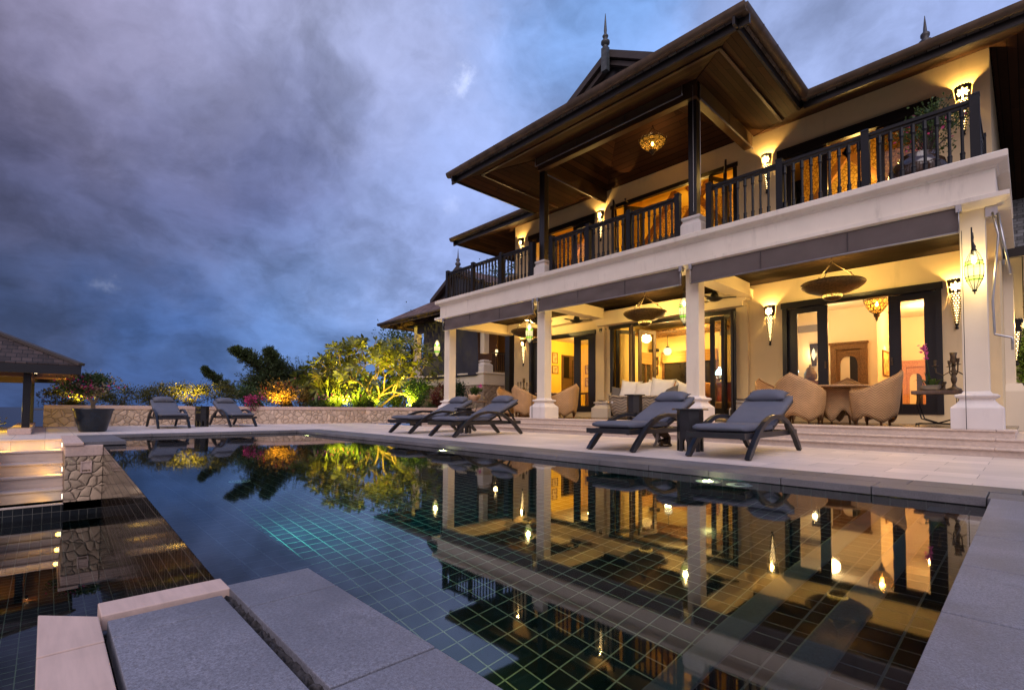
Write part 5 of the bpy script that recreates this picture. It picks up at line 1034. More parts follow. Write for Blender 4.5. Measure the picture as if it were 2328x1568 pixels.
def shrub(label, c, r, n, L, mat, flowers=None, name='shrub', cat='shrub', group=None, k=10, w=.5):
    base = (c[0], c[1], c[2]-r[2]*1.02); f = MB(); cloud(f, c, r, n, L, w, k); s = MB(); stems(s, base, [(c[0]+random.uniform(-.6, .6)*r[0], c[1]+random.uniform(-.6, .6)*r[1], c[2]+random.uniform(-.3, .7)*r[2]) for _ in range(9)], .014)
    P = [('foliage', f, mat), ('stem', s, BARKD)]
    if flowers:
        q = MB(); cloud(q, c, [x*1.02 for x in r], flowers[0], flowers[2], .8, 14, .2, .35); P.append(('blossoms', q, flowers[1]))
    return plant(name, label, cat, base, P, group)

# ------------------------------------------------------------------ planter wall and garden bed
PW = [(-17.8, -.05), (-17.75, 5.0), (-17.2, 5.5), (-16.95, 6.6), (-16.95, 8.6), (-16.3, 9.8), (-15.0, 10.9), (-12.95, 11.2)]
s = MB(); cp = MB()
for i, (p, q) in enumerate(zip(PW, PW[1:])):
    p, q = Vector((*p, 0)), Vector((*q, 0)); d_ = (q-p).normalized(); n_ = Vector((-d_.y, d_.x, 0)); e = d_*.0
    s.prism([tuple(v[:2]) for v in (p, q, q+n_*.28-d_*.01, p+n_*.28+d_*.01)], 'z', -.02, .47); cp.prism([tuple(v[:2]) for v in (p-n_*.02, q-n_*.02, q+n_*.31, p+n_*.31)], 'z', .47+i*.0006, .575+i*.0006)
stone_wall('planter_wall', 'long low rubble stone planter wall with pale cap behind the pool', dict(loc=(-17.5, 5, 0), stone=s), rubble_m('planter_rubble', 6.2, (.68, .52, .40)), SAND, cp)
w = MB(); w.poly([(-17.95, -.3, .44), (-17.9, 5.2, .44), (-17.3, 5.9, .44), (-17.2, 8.7, .44), (-16.4, 10.1, .44), (-15.0, 11.2, .44), (-15, 12.9, .44), (-27, 12.9, .44), (-27, -.3, .44)][::-1]); tag(w.build('soil', SOIL, solid=False), kind='structure')

# frangipani
def frangipani():
    random.seed(23)
    base = Vector((-18.7, 9.75, .44)); tr = MB(); lf = MB(); fl = MB(); tips = []
    def grow(p, d_, L, r, lv):
        d_ = d_.normalized(); m_ = p+d_*L*.5+Vector((random.uniform(-.1, .1), random.uniform(-.1, .1), .05))*L*.6; q = p+d_*L; tr.tube([p, m_, q], [r, r*.88, r*.75], 7)
        if lv == 0: tips.append((q, d_)); return
        k = random.choice((2, 2, 3)); an0 = random.uniform(0, 6.3)
        for i in range(k):
            an = an0+2*pi*i/k; a1 = d_.cross(Vector((0, 0, 1))); 
            if a1.length < .1: a1 = Vector((1, 0, 0))
            a1.normalize(); b1 = d_.cross(a1); nd = d_*.75+(a1*cos(an)+b1*sin(an))*.62+Vector((0, 0, .02)); grow(q, nd, L*random.uniform(.70, .90), r*.68, lv-1)
    for dx, dy, dz, L in ((.1, -.95, .95, .95), (.2, -.35, 1.1, .95), (-.4, .1, 1.2, .95), (.15, .55, 1.05, .95), (.2, 1.05, .85, 1.0), (.75, .1, .9, .8), (-.2, -.75, .8, .9)): grow(base+Vector((random.uniform(-.06, .06), dy*.12, 0)), Vector((dx, dy, dz)), L*.98, .055, 4 if L > .85 else 3)
    for q, d_ in tips:
        if q.z < 1.2: continue
        n = random.randint(9, 13)
        for i in range(n):
            an = 2*pi*i/n+random.uniform(-.3, .3); a1 = d_.cross(Vector((.3, .2, 1))).normalized(); b1 = d_.cross(a1); dd = (d_*random.uniform(.15, .8)+(a1*cos(an)+b1*sin(an))).normalized(); L = random.uniform(.24, .42); w_ = L*.27; s_ = dd.cross(d_).normalized(); nn = dd.cross(s_); p = q+dd*.02
            sp = [p, p+dd*L*.35+s_*w_*.42, p+dd*L*.72+s_*w_*.5-nn*.0, p+dd*L, p+dd*L*.72-s_*w_*.5, p+dd*L*.35-s_*w_*.42]; dr = Vector((0, 0, -random.uniform(.0, .25)*L)); sp = [v+dr*((v-p).length/L)**2 for v in sp]; mid1 = p+dd*L*.36+nn*.012; 
            lf.add([sp[0], sp[1], sp[2], sp[3], sp[4], sp[5]], [(0, 1, 2, 3), (0, 3, 4, 5)])
        if random.random() < .10:
            for _ in range(7): leaf1(fl, q+Vector((random.gauss(0, .05), random.gauss(0, .05), random.uniform(.05, .16))), Vector((random.gauss(0, 1), random.gauss(0, 1), .6)), .07, .05)
    plant('frangipani_tree', 'frangipani tree with long leathery leaves and white flowers, lit yellow from below', 'tree', tuple(base), [('trunk', tr, plain('frangipani_bark', (.10, .072, .04), .8, .3, 9, .4, 30)), ('crown', lf, LF), ('blossoms', fl, WHT)])
frangipani()
# dark leaning evergreens beyond the planter
def evergreen(label, base, spine, r0_, n, L, tp=.80):
    tr = MB(); lf = MB(); tr.tube([base]+spine[:-1]+[spine[-1]], [.16*(1-i/(len(spine)+1))+.02 for i in range(len(spine)+1)], 7)
    N_ = len(spine)
    ax = (Vector(spine[-1])-Vector(spine[0])).normalized()
    for _ in range(n):
        u = random.random()**.75*(N_-1); i = min(int(u), N_-2); p = Vector(spine[i]).lerp(Vector(spine[i+1]), u-i); tap = 1-tp*(u/(N_-1))
        g_ = Vector((random.gauss(0, 1), random.gauss(0, 1), random.gauss(0, .8))).normalized(); d_ = (ax*random.uniform(.5, 1.2)+g_).normalized(); L2 = r0_*tap*random.uniform(.45, 1.15); q = p+g_*r0_*tap*.25; e_ = q+d_*L2; bend = Vector((0, 0, random.uniform(-.1, .12)))*L2
        tr.tube([q, q.lerp(e_, .6)+bend, e_], [.010, .006, .003], 4)
        for k in range(int(10+18*L2/r0_)):
            w = random.random(); c_ = q.lerp(e_, w)+bend*w; sd_ = Vector((random.gauss(0, 1), random.gauss(0, 1), random.gauss(0, .8)))
            leaf1(lf, c_+sd_*.025, d_*1.0+sd_*.55, L*random.uniform(.5, 1.15)*(1.1-.4*w), L*.30)
    plant('leaning_evergreen', label, 'tree', base, [('trunk', tr, BARKD), ('crown', lf, LD)], 'dark leaning evergreens beyond the planter')
evergreen('dark leaning evergreen with the highest hooked tip', (-21.5, 7.6, .2), [(-21.3, 7.2, 1.0), (-21.1, 6.6, 1.65), (-21.0, 6.0, 2.2), (-21.0, 5.6, 2.55), (-21, 5.15, 2.75)], .75, 420, .12)
evergreen('low dark evergreen branch pointing left over the hedge', (-21.5, 6.6, .2), [(-21.2, 6.0, .8), (-21.1, 5.2, 1.15), (-21, 4.75, 1.45), (-21, 4.4, 1.75), (-21, 4.2, 1.98)], .42, 200, .11)
evergreen('dark bushy evergreen right of the hooked one', (-21.5, 7.4, .2), [(-21.2, 7.2, 1.0), (-21.1, 6.9, 1.8), (-21.0, 6.6, 2.4), (-21.0, 6.4, 2.85)], .85, 420, .12)
evergreen('broad dark evergreen mass behind the grassy plants', (-21.5, 9.3, .2), [(-21.2, 9.3, 1.3), (-21.1, 8.5, 1.55), (-21.0, 7.6, 1.75), (-21.0, 6.7, 1.6), (-21.0, 5.9, 1.35)], .95, 1000, .12, .35)
random.seed(41)
# hedge and flowering shrubs along the wall
shrub('bougainvillea shrub glowing yellow behind the big glazed pot', (-18.5, .45, .78), (.3, .62, .30), 1500, .075, LO, (60, PINK, .06))
shrub('thin olive hedge plant right of the glazed pot', (-18.5, 1.55, .84), (.35, .62, .36), 1700, .065, LO); shrub('olive hedge plant behind the leftmost far lounger', (-18.5, 2.35, .88), (.35, .55, .38), 1700, .065, LO)
shrub('hedge plant lit bright yellow between the two far loungers', (-18.55, 3.35, .92), (.35, .62, .42), 2100, .07, LO); shrub('olive hedge plant behind the right far lounger', (-18.6, 4.4, .92), (.4, .6, .42), 1900, .07, LO)
shrub('pink flowering shrub spilling over the wall by the far lounger', (-17.75, 5.05, .70), (.28, .42, .30), 500, .06, LG, (420, PINK, .065))
shrub('dark green shrub between the pink and the orange plants', (-19.2, 5.2, .95), (.4, .6, .45), 1100, .08, LG)
shrub('shrub lit bright orange with reddish tips', (-18.4, 6.1, 1.0), (.45, .85, .50), 3200, .075, ORL, (120, LR, .09)); shrub('orange tinged shrub beside the grassy plants', (-18.6, 7.0, .90), (.4, .5, .40), 1500, .075, ORL)
def grassy(label, c, n, L, w, mat=LGR, fl=None, spread=1., group='grassy plants in the planter'):
    b = MB(); blades(b, c, n, L, w, .95, spread); P = [('blade', b, mat)]
    if fl: q = MB(); [leaf1(q, Vector(c)+Vector((random.gauss(0, .3), random.gauss(0, .4), random.uniform(.35, .6))), Vector((random.gauss(0, 1), random.gauss(0, 1), .3)), .08, .05) for _ in range(fl)]; P.append(('blossoms', q, ORC))
    plant('grassy_plant', label, 'plant', c, P, group)
for i, (y, x, L, lb) in enumerate(((7.0, -17.6, .62, 'spiky grassy plant at the left of the clump, in front of the dark trees'), (7.6, -18.2, 1.3, 'tall grassy plant with arching blades at the highest point of the clump'), (8.2, -18.5, 1.55, 'largest grassy plant with long drooping blades beside the frangipani'), (8.85, -18.1, 1.35, 'grassy plant lit yellow at the foot of the frangipani'), (9.0, -17.4, .7, 'short grassy plant before the frangipani trunk'), (10.55, -16.6, .55, 'low grassy plant drooping over the cap under the green shrub'), (11.0, -16.2, .5, 'low grassy plant near the red leaved shrub'))):
    grassy(lb, (x, y, .44), 170, L*1.08, .055 if L > .8 else .04, spread=1.05)
grassy('low plant with small lilac flowers on the wall edge', (-17.5, 7.6, .44), 60, .45, .03, LG, 40); grassy('low plant with lilac flowers left of the lit trunk', (-17.5, 8.3, .44), 50, .4, .03, LG, 26)
shrub('bright green shrub right of the frangipani trunk', (-16.9, 10.75, 1.15), (.5, .62, .55), 1900, .085, leaf_m('bright_green_leaves', (.06, .13, .02), .4)); shrub('red leaved croton beside the bright green shrub', (-16.0, 11.2, .95), (.4, .42, .50), 900, .10, LR); shrub('dark green shrub with red buds next to the porch', (-15.2, 11.65, .98), (.45, .5, .55), 1500, .08, leaf_m('deep_green_leaves', (.02, .05, .018), .4), (40, LR, .05))
shrub('yellow lit low shrub under the frangipani', (-18.0, 9.2, .78), (.4, .7, .36), 1500, .08, LG); shrub('leafy undergrowth bush behind the frangipani trunk', (-19.9, 10.1, 1.25), (.6, 1.3, .85), 3200, .12, LG); shrub('leafy undergrowth bush left of the frangipani trunk', (-19.7, 8.3, 1.15), (.6, 1.1, .75), 2600, .12, LG); shrub('leafy undergrowth bush right of the frangipani trunk, behind the bright green shrub', (-19.3, 11.6, 1.2), (.6, 1.1, .8), 3000, .12, LG)
def uplight(label, x, y, power, aim, col=(1, .62, .06)):
    t = thing('garden_uplight', label, 'spotlight', (x, y, .44), 0, 'garden uplights in the planter'); q = MB(); q.tube([(0, 0, 0), (0, 0, .06)], .012, 6); q.lathe([(.03, .05), (.045, .08), (.045, .15), (.05, .16)], (0, 0, 0), 12); q.build('spot_housing', IRON, t); q = MB(); q.lathe([(.001, .152), (.043, .152)], (0, 0, 0), 12); q.build('lens', DISC, t)
    lamp('uplight_lamp', (0, 0, .2), power, col, .03, t, 'SPOT', aim, radians(140), .9)
uplight('small garden uplight behind the big glazed pot', -18.1, .75, 90, (-.25, -.1, 1)); uplight('small garden uplight under the yellow hedge plant', -18.05, 3.3, 120, (-.3, 0, 1)); uplight('small garden uplight under the orange shrub', -17.75, 5.75, 130, (-.35, .25, 1), (1, .5, .05)); uplight('small garden uplight at the foot of the frangipani', -17.25, 9.3, 620, (-.6, .05, 1), (1, .72, .05)); uplight('added garden uplight among the grassy plants, brightening the frangipani crown from the left', -17.35, 8.0, 620, (-.55, .1, 1), (1, .72, .05)); uplight('added garden uplight right of the trunk, brightening the frangipani crown', -16.9, 10.45, 620, (-.6, .1, 1), (1, .72, .06))  # the last two uplights are added to brighten the frangipani crown
def tree(label, base, crown, r, n, L, mat, k=16):
    tr = MB(); b = Vector(base); c = Vector(crown); tr.tube([b, b.lerp(c, .5)+Vector((.1, .05, 0)), c], [.16, .12, .05], 7)
    for _ in range(9): q = c+Vector((random.uniform(-.7, .7)*r[0], random.uniform(-.7, .7)*r[1], random.uniform(-.4, .6)*r[2])); tr.tube([b.lerp(c, .55), b.lerp(c, .7).lerp(q, .4), q], [.07, .05, .015], 5)
    lf = MB(); cloud(lf, crown, r, n, L, .5, k, .2, .5); plant('leafy_tree', label, 'tree', base, [('trunk', tr, BARKD), ('crown', lf, mat)])
tree('green leafy tree behind the dark verandah blind', (-24, 15.2, -2.), (-24, 14.9, 4.1), (1.4, 1.6, 1.5), 4200, .14, LG); tree('tall green tree behind the wing roof, seen through the balcony railing', (-25, 24, -2.), (-25, 23.8, 8.3), (2.2, 2.6, 2.2), 4200, .2, LG)
shrub('sunlit looking bush at the right corner of the villa', (.16, 14.6, 1.55), (.34, .3, 1.05), 2600, .09, LG, None, 'shrub', 'shrub'); u = thing('garden_lantern', 'small glowing lantern under the grey side roof past the right corner', 'lantern', (-.03, 13.98, 2.3)); q = MB(); q.lathe([(.03, -.08), (.06, 0), (.05, .07), (.01, .1)], (0, 0, 0), 10); q.build('shade', SHADEG, u, solid=False); q = MB(); q.tube([(0, 0, .1), (0, 0, 1.75)], .008, 5); q.build('hanger', IRON, u); lamp('garden_lantern_lamp', (0, 0, -.14), 14., (1, .7, .3), .05, u); lamp('corner_garden_lamp', (.3, 14.2, .5), 26, (1, .8, .2), .05, bpy.data.objects['shrub'] if False else None, 'SPOT', (-.3, .3, 1), radians(120))
for i, (x, y, z, r_) in enumerate(((-15.4, -1.05, .16, .42), (-16.4, -1.35, .2, .5), (-17.6, -1.3, .3, .55))): shrub(('yellow lit creeping shrub at the left frame edge, nearest the stairs', 'yellow lit creeping shrub behind the front pavilion post', 'green shrub farthest beyond the pavilion kerb')[i], (x, y, z), (r_, r_*.9, .22), 700, .06, LO)
lamp('pavilion_bed_lamp', (-15.2, -1.0, .45), 22, (1, .66, .06), .05)
# potted bougainvillea
t = thing('glazed_pot', 'huge dark teal glazed pot at the left end of the pool', 'pot', (-13.9, .74, .001)); q = MB(); q.lathe([(.20, 0), (.235, .02), (.27, .16), (.315, .34), (.335, .44), (.355, .47), (.36, .49), (.345, .50), (.32, .49), (.31, .44), (.001, .43)], (0, 0, 0), 40); q.build('pot_body', GLAZE, t); q = MB(); q.lathe([(.31, .445), (.001, .455)], (0, 0, 0), 24); q.build('soil', SOIL, t, solid=False)
base = (-13.9, .74, .46); tr = MB(); tips = [(-13.9+random.uniform(-.25, .25), .62+random.uniform(-.42, .38), .95+random.uniform(-.12, .2)) for _ in range(14)]
tr.tube([base, (-13.88, .72, .62), (-13.86, .62, .80)], [.045, .035, .02], 7); tr.tube([(-13.88, .74, .6), (-13.9, .86, .85)], [.03, .014], 6); stems(tr, (-13.87, .66, .76), tips, .014)
lf = MB(); cloud(lf, (-13.9, .60, 1.0), (.34, .50, .24), 2300, .055, .65, 16, .15, .36); f1 = MB(); cloud(f1, (-13.85, .60, 1.0), (.36, .54, .26), 160, .055, .8, 14, .1, .3); f2 = MB(); cloud(f2, (-13.78, .62, 1.02), (.36, .54, .28), 420, .06, .7, 14, .1, .34)
plant('potted_bougainvillea', 'bougainvillea bush with pink and cream bracts growing in the teal pot', 'shrub', base, [('stem', tr, BARK), ('foliage', lf, LG), ('blossoms', f1, PINK), ('blossoms', f2, LV)])

# ------------------------------------------------------------------ pavilion on the left
t = thing('garden_pavilion', 'low open pavilion with dark posts and weathered shingle roof at the left edge', 'pavilion', (-16.1, -2.1, 0)); PI_ = Matrix.Translation((16.1, 2.1, 0))
def G(mb, name, mat, par=None, bevel=0., solid=True):
    o = mb.build(name, mat, par or t, bevel, solid)
    if par is None: o.matrix_parent_inverse = PI_
    return o
q = MB(); q.box(-18.4, -13.22, -.52, -.2, .001, .105); G(q, 'plinth_kerb', SAND, None, .01)
for x in (-14.2, -18.05):
    for y in (-.3, -3.9): q = MB(); q.box(x-.06, x+.06, y-.06, y+.06, .001 if y < -1 else .106, 1.35); G(q, 'post', DARK, None, .005)
E0, E1, ytop, yb_ = -13.3, -18.95, .5, -4.7; ze = 1.38; hy = (ytop-yb_)/2; sl = .515; zr_ = ze+sl*hy; ym = (ytop+yb_)/2
q = MB(); q.sheet([(E0, yb_, ze), (E0, ytop, ze), (E0-hy, ym, zr_)], .06); q.sheet([(E1, ytop, ze), (E1, yb_, ze), (E1+hy, ym, zr_)], .06); rf_ = G(q, 'roof', shingle_m('pavilion_shingles', 'yz', (.042, .029, .026), .15, .088))
q = MB(); q.sheet([(E0, ytop, ze), (E1, ytop, ze), (E1+hy, ym, zr_), (E0-hy, ym, zr_)], .06); q.sheet([(E1, yb_, ze), (E0, yb_, ze), (E0-hy, ym, zr_), (E1+hy, ym, zr_)], .06); G(q, 'roof_slope', shingle_m('pavilion_shingles_long', 'xz', (.042, .029, .026), .15, .088), rf_)
q = MB()
for cx_, cy_, ex in ((E0, ytop, E0-hy), (E0, yb_, E0-hy), (E1, ytop, E1+hy), (E1, yb_, E1+hy)): q.bar((cx_, cy_, ze+.015), (ex, ym, zr_+.03), .14, .055)
q.bar((E0-hy, ym, zr_+.03), (E1+hy, ym, zr_+.03), .16, .06); G(q, 'hip_cap', BARGE, rf_)
q = MB()
q.box(E1, E0, ytop-.05, ytop-.005, ze-.19, ze-.02); q.box(E1, E0, yb_+.005, yb_+.05, ze-.19, ze-.02); q.box(E0-.05, E0-.005, yb_+.05, ytop-.05, ze-.19, ze-.02); q.box(E1+.005, E1+.05, yb_+.05, ytop-.05, ze-.19, ze-.02); G(q, 'fascia', DARK)
q = MB(); q.box(E1+.05, E0-.05, yb_+.05, ytop-.05, ze-.10, ze-.07); G(q, 'ceiling', board_m('pavilion_ceiling_boards', (.14, .06, .02), 'yx', .08))
q = MB(); q.box(-18.05, -14.2, -.36, -.24, ze-.24, ze-.10); q.box(-14.26, -14.14, -3.9, -.36, ze-.24, ze-.10); q.box(-18.11, -17.99, -3.9, -.36, ze-.24, ze-.10); G(q, 'beam', wood_m('pavilion_beam', (.10, .045, .018), .45))
for y, lb in ((-.42, 'tiny spotlight left of the front pavilion post'), (-.18, 'tiny spotlight right of the front pavilion post')):
    u = thing('post_spotlight', lb, 'spotlight', (-14.2, y, 1.20), 0, 'tiny spotlights on the pavilion posts'); q = MB(); q.lathe([(.02, -.03), (.028, .02)], (0, 0, 0), 10, cap=True); q.build('housing', IRON, u); q = MB(); q.lathe([(.001, .022), (.026, .022)], (0, 0, 0), 10); q.build('lens', DISC, u); lamp('spot_lamp', (0, 0, .04), 4.5, (1, .5, .1), .02, u, 'SPOT', (-.3, .2 if y > -.3 else -.2, .6), radians(150), .9)

# ------------------------------------------------------------------ verandah wing at the far left of the villa
t = thing('verandah_wing', 'raised side wing with rubble base, dark blind and steep shingled roof left of the villa', 'house', (-18.3, 16, 0)); PI_ = Matrix.Translation((18.3, -16, 0))
q = MB(); q.box(-21, -15.4, 13.0, 20, -2.4, 1.54); G(q, 'stone_base', rubble_m('wing_rubble', 5.0, (.46, .36, .27)))
q = MB(); q.loft(-21, -15.4, 13.0, 20, [(0, 1.54), (.03, 1.545), (.03, 1.98), (.07, 2.0), (.07, 2.05), (.02, 2.08)]); G(q, 'white_course', STUCCO)
for x, y in ((-15.64, 13.24), (-20.76, 13.24), (-15.64, 16.2)):
    q = MB(); q.loft(x, x, y, y, [(.13, 2.86), (.13, 4.7)]); co = G(q, 'pillar', STUCCO); q = MB(); q.loft(x, x, y, y, [(o*.96, z+1.76) for o, z in colp]); G(q, 'plinth', TRIM, co)
q = MB(); q.box(-20.6, -15.8, 17.0, 17.2, 2.08, 4.9); q.box(-20.6, -18.2, 16.2, 16.3, 2.08, 4.9); G(q, 'back_wall', wood_m('dark_panelled_wall', (.09, .045, .015), .5))
q = MB(); q.box(-21.3, -15.2, 12.9, 20, 4.55, 4.62); G(q, 'ceiling', DARK)
q = MB(); q.box(-20.9, -15.5, 13.12, 13.3, 4.2, 4.55); q.box(-15.62, -15.45, 13.31, 20, 4.2, 4.55); G(q, 'beam', DARK)
def wrail(p, q_):
    p, q_ = Vector(p), Vector(q_); a = MB(); a.bar(p+Vector((0, 0, .85)), q_+Vector((0, 0, .85)), .06, .05); a.bar(p+Vector((0, 0, .08)), q_+Vector((0, 0, .08)), .05, .04); n = int((q_-p).length/.11)
    for i in range(1, n): b_ = p.lerp(q_, i/n); a.box(b_.x-.018, b_.x+.018, b_.y-.018, b_.y+.018, b_.z+.1, b_.z+.83)
    G(a, 'railing', RAILM)
wrail((-15.58, 13.55, 2.08), (-15.58, 16.0, 2.08)); wrail((-20.5, 13.2, 2.08), (-19.6, 13.2, 2.08)); wrail((-15.58, 16.4, 2.08), (-15.58, 19.8, 2.08))
q = MB(); nx = 30; vs = []
for j in range(9):
    for i in range(nx+1): u = i/nx; vs.append((-19.75+3.95*u+.10*(1-j/8)*u*u, 12.93+.03*sin(u*19+j*.5)*(.4+u*u)+.012*sin(u*47), 1.90+.06*u*(1-j/8)+j*(4.55-1.90)/8))
q.add(vs, [(j*(nx+1)+i, j*(nx+1)+i+1, (j+1)*(nx+1)+i+1, (j+1)*(nx+1)+i) for j in range(8) for i in range(nx)], True); b_ = G(q, 'mesh_blind', BLIND, None, 0, False); q = MB(); q.tube([(-19.75, 12.92, 1.89), (-15.75, 12.92, 1.95)], .02, 8); G(q, 'bottom_bar', RAILM, b_)
zc = 4.78; xw0, xw1, yw0, yw1 = -22.4, -14.3, 12.0, 21.5; hx = (xw1-xw0)/2; xm = (xw0+xw1)/2; ygw = 14.0; zgw = zc+.59*(ygw-yw0); gww = hx-(ygw-yw0); zaw = zc+.59*hx
SHB = shingle_m('brown_shingles_front', 'xz', (.105, .062, .048), .16, .17); SHC = shingle_m('brown_shingles_side', 'yz', (.105, .062, .048), .16, .17)
q = MB(); q.sheet([(xw0, yw0, zc), (xw1, yw0, zc), (xm+gww, ygw, zgw), (xm-gww, ygw, zgw)], .12); rw = G(q, 'roof', SHB)
q = MB(); q.sheet([(xw1, yw0, zc), (xw1, yw1, zc), (xm, yw1, zaw), (xm, ygw, zaw), (xm+gww, ygw, zgw)], .12); q.sheet([(xw0, yw1, zc), (xw0, yw0, zc), (xm-gww, ygw, zgw), (xm, ygw, zaw), (xm, yw1, zaw)], .12); G(q, 'side_slope', SHC, rw)
q = MB(); q.prism([(xm-gww, zgw), (xm+gww, zgw), (xm, zaw-.1)], 'y', ygw-.02, ygw+.02); G(q, 'gable_panel', DARK, rw)
q = MB()
for sg in (-1, 1): q.prism([(xm, zaw+.06), (xm+sg*(gww+.1), zgw), (xm+sg*(gww+.1), zgw-.22), (xm, zaw-.16)], 'y', ygw-.25, ygw+.05)
G(q, 'barge_board', BARGE, rw); q = MB(); q.lathe([(.09, -.3), (.06, 0), (.13, .08), (.13, .15), (.06, .22), (.09, .28), (.09, .34), (.04, .40), (.03, .5), (.005, .85)], (xm, ygw-.15, zaw+.05), 12); G(q, 'finial', plain('finial_metal', (.06, .055, .06), .5), rw)
q = MB(); q.box(xw0+.05, xw1-.05, yw0+.04, yw0+.08, zc-.2, zc-.02); q.box(xw0+.04, xw0+.08, yw0+.081, yw1, zc-.2, zc-.02); q.tube([(xw0-.03, yw0-.03, zc-.06), (xw1+.03, yw0-.03, zc-.06)], .075, 10); q.tube([(xw0-.03, yw0-.03, zc-.06), (xw0-.03, yw1, zc-.06)], .075, 10); G(q, 'gutter', GUTTER)
q = MB(); q.box(-21.0, -15.75, 14.6, 14.65, 2.08, 4.5) if False else None
for x, y, z, lb, sh_ in ((-16.3, 14.5, 3.05, 'small lit lantern inside the side wing verandah, the lower left one', .06), (-15.9, 14.9, 3.25, 'white glowing lamp on the side wing verandah', .085)):
    u = thing('verandah_lamp', lb, 'lamp', (x, y, z), 0, 'lit lamps in the side wing verandah'); q = MB(); q.lathe([(sh_*.5, -.14), (sh_, .02), (sh_*1.1, .10), (sh_*.6, .14)], (0, 0, 0), 12); q.build('shade', SHADEG, u, solid=False); q = MB(); q.tube([(0, 0, .13), (0, 0, 4.55-z)], .01, 6); q.build('hanger', IRON, u); lamp('verandah_bulb', (0, 0, -.2), 26, (1, .6, .2), .06, u)
t = thing('timber_post', 'dark square timber post standing between the porch and the side wing', 'post', (-12.95, 12.15, .2)); q = MB(); q.box(-.12, .12, -.12, .12, -.2, 3.2); q.build('shaft', DARK, t, .008); q = MB(); q.box(-.15, .15, -.15, .15, -.2, -.05); q.build('foot_block', TRIM, t)
q = MB(); q.box(-15.3, -12.4, 11.86, 15, -.3, .2); struct(q.build('side_court', STEP))

# ------------------------------------------------------------------ small things on the porch
def iron_console(label, x, y, L, h):
    t = thing('iron_console', label, 'table', (x, y, .323), 0, 'iron legged consoles'); a = MB(); a.box(-L/2, L/2, -.19, .19, h-.055, h); a.build('wooden_top', WEATHER, t, .01); a = MB()
    for s_ in (-1, 1):
        for f in (-.15, .15): a.tube([(s_*(L/2-.07), f, h-.056), (s_*(L/2-.06), f, h*.6), (s_*L*.30, f, h*.22), (0, f, h*.10)], .009, 6); a.tube([(s_*L*.42, f, .0), (s_*L*.42, f, .045), (0, f, .05)], .009, 6)
        a.tube([(s_*L*.42, -.15, .03), (s_*L*.42, .15, .03)], .009, 6)
    a.build('iron_leg', IRON, t)
iron_console('iron legged console with orchid and candlesticks beside the rightmost column', -.95, 9.78, .58, .545); iron_console('iron legged console with a scalloped plant bowl by the leftmost column', -12.02, 9.75, .80, .47)
def candelabra(label, x, y, z, h, arms=4):
    t = thing('candelabra', label, 'candelabra', (x, y, z), 0, 'old bronze candelabras'); a = MB(); a.lathe([(r_*.62 if z_ > .03 else r_, z_) for r_, z_ in [(.085, 0), (.09, .02), (.05, .05), (.03, .09), (.055, .14), (.06, .18), (.03, .23), (.05, .28), (.035, .33), (.04, .42), (.028, .48), (.045, h-.20), (.03, h-.16), (.07, h-.12), (.055, h-.06), (.075, h), (.06, h-.005)]], (0, 0, 0), 14); a.build('stem', BRONZE, t)
    for k in range(arms):
        an = 2*pi*k/arms+.3; dx, dy = cos(an), sin(an); a = MB(); a.tube([(.03*dx, .03*dy, h*.52), (.12*dx, .12*dy, h*.40), (.20*dx, .20*dy, h*.48), (.21*dx, .21*dy, h*.66)], .009, 6); a.lathe([(.03, -.005), (.045, .0), (.012, .01), (.02, .05), (.024, .09)], (.21*dx, .21*dy, h*.66), 8); a.build('arm', BRONZE, t)
candelabra('tall old bronze candelabra on the console by the rightmost column', -.76, 9.78, .869, .56); candelabra('tall bronze candelabra standing on a pedestal behind the left wicker chairs', -11.0, 10.95, .9, .62)
t = thing('pedestal', 'slim dark pedestal carrying a candelabra behind the left wicker chairs', 'pedestal', (-11.0, 10.95, .323)); q = MB(); q.box(-.14, .14, -.14, .14, .0, .05); q.box(-.09, .09, -.09, .09, .05, .53); q.box(-.15, .15, -.15, .15, .53, .575); q.build('pedestal_body', BROWN, t, .006)
for x, y, h_, lb in ((-.86, 9.70, .13, 'short bronze candlestick on the right console, the taller of two'), (-.90, 9.88, .10, 'short bronze candlestick on the right console, the lower of two')):
    t = thing('candlestick', lb, 'candlestick', (x, y, .869)); q = MB(); q.lathe([(.04, 0), (.035, .015), (.012, .03), (.014, h_-.04), (.028, h_-.02), (.022, h_)], (0, 0, 0), 10, cap=True); q.build('stem', BRONZE, t)
def orchid(label, x, y, z, h, lean):
    b = Vector((x, y, z)); st = MB(); lf = MB(); fl = MB(); pts = [b+Vector((0, 0, .1)), b+Vector((lean*.3, 0, h*.5)), b+Vector((lean*.8, 0, h*.85)), b+Vector((lean, 0, h))]; st.tube(pts, .006, 5); blades(lf, (x, y, z+.08), 12, .26, .06, .9, .9)
    for i in range(9): q = pts[1].lerp(pts[3], i/8)*.35+pts[2].lerp(pts[3], i/8)*.65; [leaf1(fl, q+Vector((random.gauss(0, .02), random.gauss(0, .02), random.gauss(0, .015))), Vector((random.gauss(0, 1), random.gauss(0, 1), random.gauss(0, .6))), .05, .038) for _ in range(5)]
    bk = MB(); bk.lathe([(.09, 0), (.12, .05), (.12, .075), (.10, .08), (.001, .07)], b, 16); plant('potted_orchid', label, 'plant', tuple(b), [('basket', bk, WICKG), ('stem', st, LG), ('leaf', lf, LG), ('blossoms', fl, ORC)])
orchid('purple orchid in a twig basket on the right console', -1.02, 9.74, .869, .70, -.08)
b = Vector((-12.0, 9.75, .794)); bw = MB(); n = 24; vs = []
